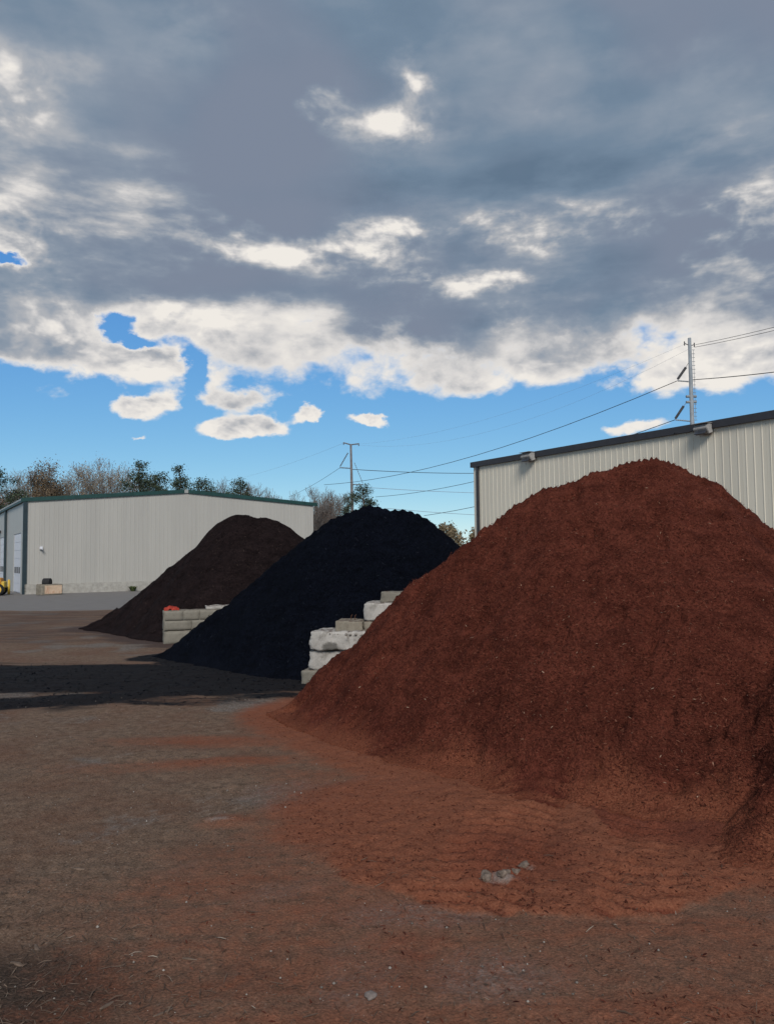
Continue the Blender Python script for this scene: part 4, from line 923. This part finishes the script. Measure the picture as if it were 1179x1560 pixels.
# ------------------------------------------------------------------ utility poles and lines
def insulator(bm, a, b, r, n):
    a = Vector(a); b = Vector(b); d = (b - a) / n; tube(bm, a, b, r * .45, n=6)
    for k in range(n): tube(bm, a + d * k, a + d * (k + .55), r, r * .8, n=8)
YP = 63.0
pb = at(1053.7, 643, YP); pt = at(1049.6, 515, YP); px_, py_ = pt.x, YP
np_ = empty('utility_pole', (pt.x, YP, 0)); tag(np_, 'tall grey steel pole with climbing pegs behind the cream warehouse', 'utility pole')
def rel(px, py): q = at(px, py, YP); return Vector((q.x - px_, 0, q.z))
bm = bmesh.new(); tube(bm, (pb.x - px_, 0, 0), (0, 0, pt.z), .25, .135, 14); obj('mast', bm, MT['galvanised'], np_, True)
bm = bmesh.new()
a, b = rel(1055.5, 533), rel(1059.5, 640); tube(bm, a, b, .018, n=5)
for k in range(19):
    q = a.lerp(b, k / 18); tube(bm, q + Vector((-.12, 0, 0)), q + Vector((.10, 0, 0)), .022, n=5)
obj('climbing_pegs', bm, MT['galvanised'], np_)
for s_, (q0, q1) in enumerate(((rel(1049, 526), rel(1042, 523)), (rel(1050, 527), rel(1057, 525)))):
    bm = bmesh.new(); tube(bm, q0, q1, .035, n=6); tube(bm, q1 + Vector((0, 0, .15)), q1 - Vector((0, 0, .18)), .05, n=8); obj('top_bracket', bm, MT['insulator'], np_)
for (i0, i1, arm0, arm1, tie) in ((rel(1044, 560), rel(1031.5, 578), rel(1050, 581.5), rel(1031, 580), rel(1048, 553)), (rel(1040.5, 619), rel(1028, 638), rel(1053, 642), rel(1028, 639.5), rel(1046, 612))):
    bm = bmesh.new(); insulator(bm, i0, i1, .12, 12); tube(bm, tie, i0, .02, n=5); obj('insulator', bm, MT['insulator'], np_)
    bm = bmesh.new(); insulator(bm, arm0, arm1, .07, 8); obj('strut_insulator', bm, MT['galvanised'], np_)
for py in (604, 612.5):
    bm = bmesh.new(); q = rel(1052.3, py); tube(bm, q - Vector((.42, 0, 0)), q + Vector((.42, 0, 0)), .11, n=10); obj('clamp_collar', bm, MT['galvanised'], np_)
YF = 112.0
ft = at(534.5, 677, YF); fpx = ft.x
fp = empty('utility_pole', (ft.x, YF, 0)); tag(fp, 'distant grey pole with a short crossarm above the black pile', 'utility pole')
def relf(px, py): q = at(px, py, YF); return Vector((q.x - fpx, 0, q.z))
bm = bmesh.new(); tube(bm, (.25, 0, 0), (0, 0, ft.z), .30, .15, 12); obj('mast', bm, MT['weathered_pole'], fp, True)
bm = bmesh.new(); tube(bm, relf(523.5, 674.5), relf(534.5, 677.5), .09, n=6); tube(bm, relf(534.5, 677.5), relf(547, 676), .09, n=6); obj('crossarm', bm, MT['weathered_pole'], fp)
for q in (relf(523.5, 675), relf(546.5, 676.5)):
    bm = bmesh.new(); tube(bm, q + Vector((0, 0, .12)), q - Vector((0, 0, .28)), .07, n=6); obj('insulator', bm, MT['insulator'], fp)
bm = bmesh.new(); insulator(bm, relf(518, 712.5), relf(534.5, 713.5), .10, 8); obj('strut_insulator', bm, MT['insulator'], fp)
bm = bmesh.new(); insulator(bm, relf(530, 690), relf(518, 711), .10, 10); obj('insulator', bm, MT['insulator'], fp)
bm = bmesh.new(); insulator(bm, relf(537, 738), relf(554, 738.5), .10, 8); obj('strut_insulator', bm, MT['insulator'], fp)
bm = bmesh.new(); insulator(bm, relf(540, 705), relf(553, 737), .05, 10); obj('insulator', bm, MT['insulator'], fp)
def wire(a, b, r, label, sag=0., mat='cable', n=14):
    bm = bmesh.new(); prev = None
    for k in range(n + 1):
        t = k / n; p = a.lerp(b, t) - Vector((0, 0, sag * 4 * t * (1 - t)))
        if prev is not None: tube(bm, prev, p, r, n=5, caps=False)
        prev = p
    o = obj('power_line', bm, MT[mat]); tag(o, label, 'power line', 'power lines above the yard')
NP = lambda px, py: at(px, py, YP); FP = lambda px, py: at(px, py, YF)
wire(NP(1030.5, 580.5), FP(494, 738.5), .030, 'long dark line from the grey pole down past the far pole', 1.7)
wire(NP(1055, 578.5), at(1260, 556, 48), .032, 'dark line leaving the grey pole towards the right', .1)
wire(NP(1028, 639.5), at(572, 757, 118), .030, 'dark line from the lower insulator, emerging left of the warehouse corner', 1.2)
wire(NP(1059, 525), at(1260, 477, 46), .018, 'upper thin line from the pole top to the right', .1)
wire(NP(1057, 529), at(1260, 483, 46), .018, 'lower thin line from the pole top to the right', .1)
wire(NP(1042, 524.5), FP(547, 676.5), .007, 'thin line between the two pole tops, upper one', 1.6, 'far_cable')
wire(NP(1056, 528), FP(523.5, 675), .007, 'thin line between the two pole tops, lower one', 3.2, 'far_cable')
wire(FP(536, 715), at(800, 719.5, 130), .045, 'level line from the far pole to the warehouse corner', .35)
wire(at(566, 743, 112), at(800, 752, 130), .034, 'faint level line below the level dark line', .2, 'far_cable')
wire(at(590, 774.5, 112), at(800, 787, 130), .034, 'lowest line, just above the top of the black pile', .2, 'far_cable')
wire(at(646, 785.5, 116), at(800, 753.5, 90), .036, 'rising line beside the warehouse corner, lowest of the slanted', .2)
wire(FP(518, 712.5), at(440, 757, 150), .026, 'line dropping from the far pole to the left treetops', .3)
wire(FP(523.5, 675), at(330, 735, 190), .012, 'faint line from the far crossarm towards the left pines', .8, 'far_cable')
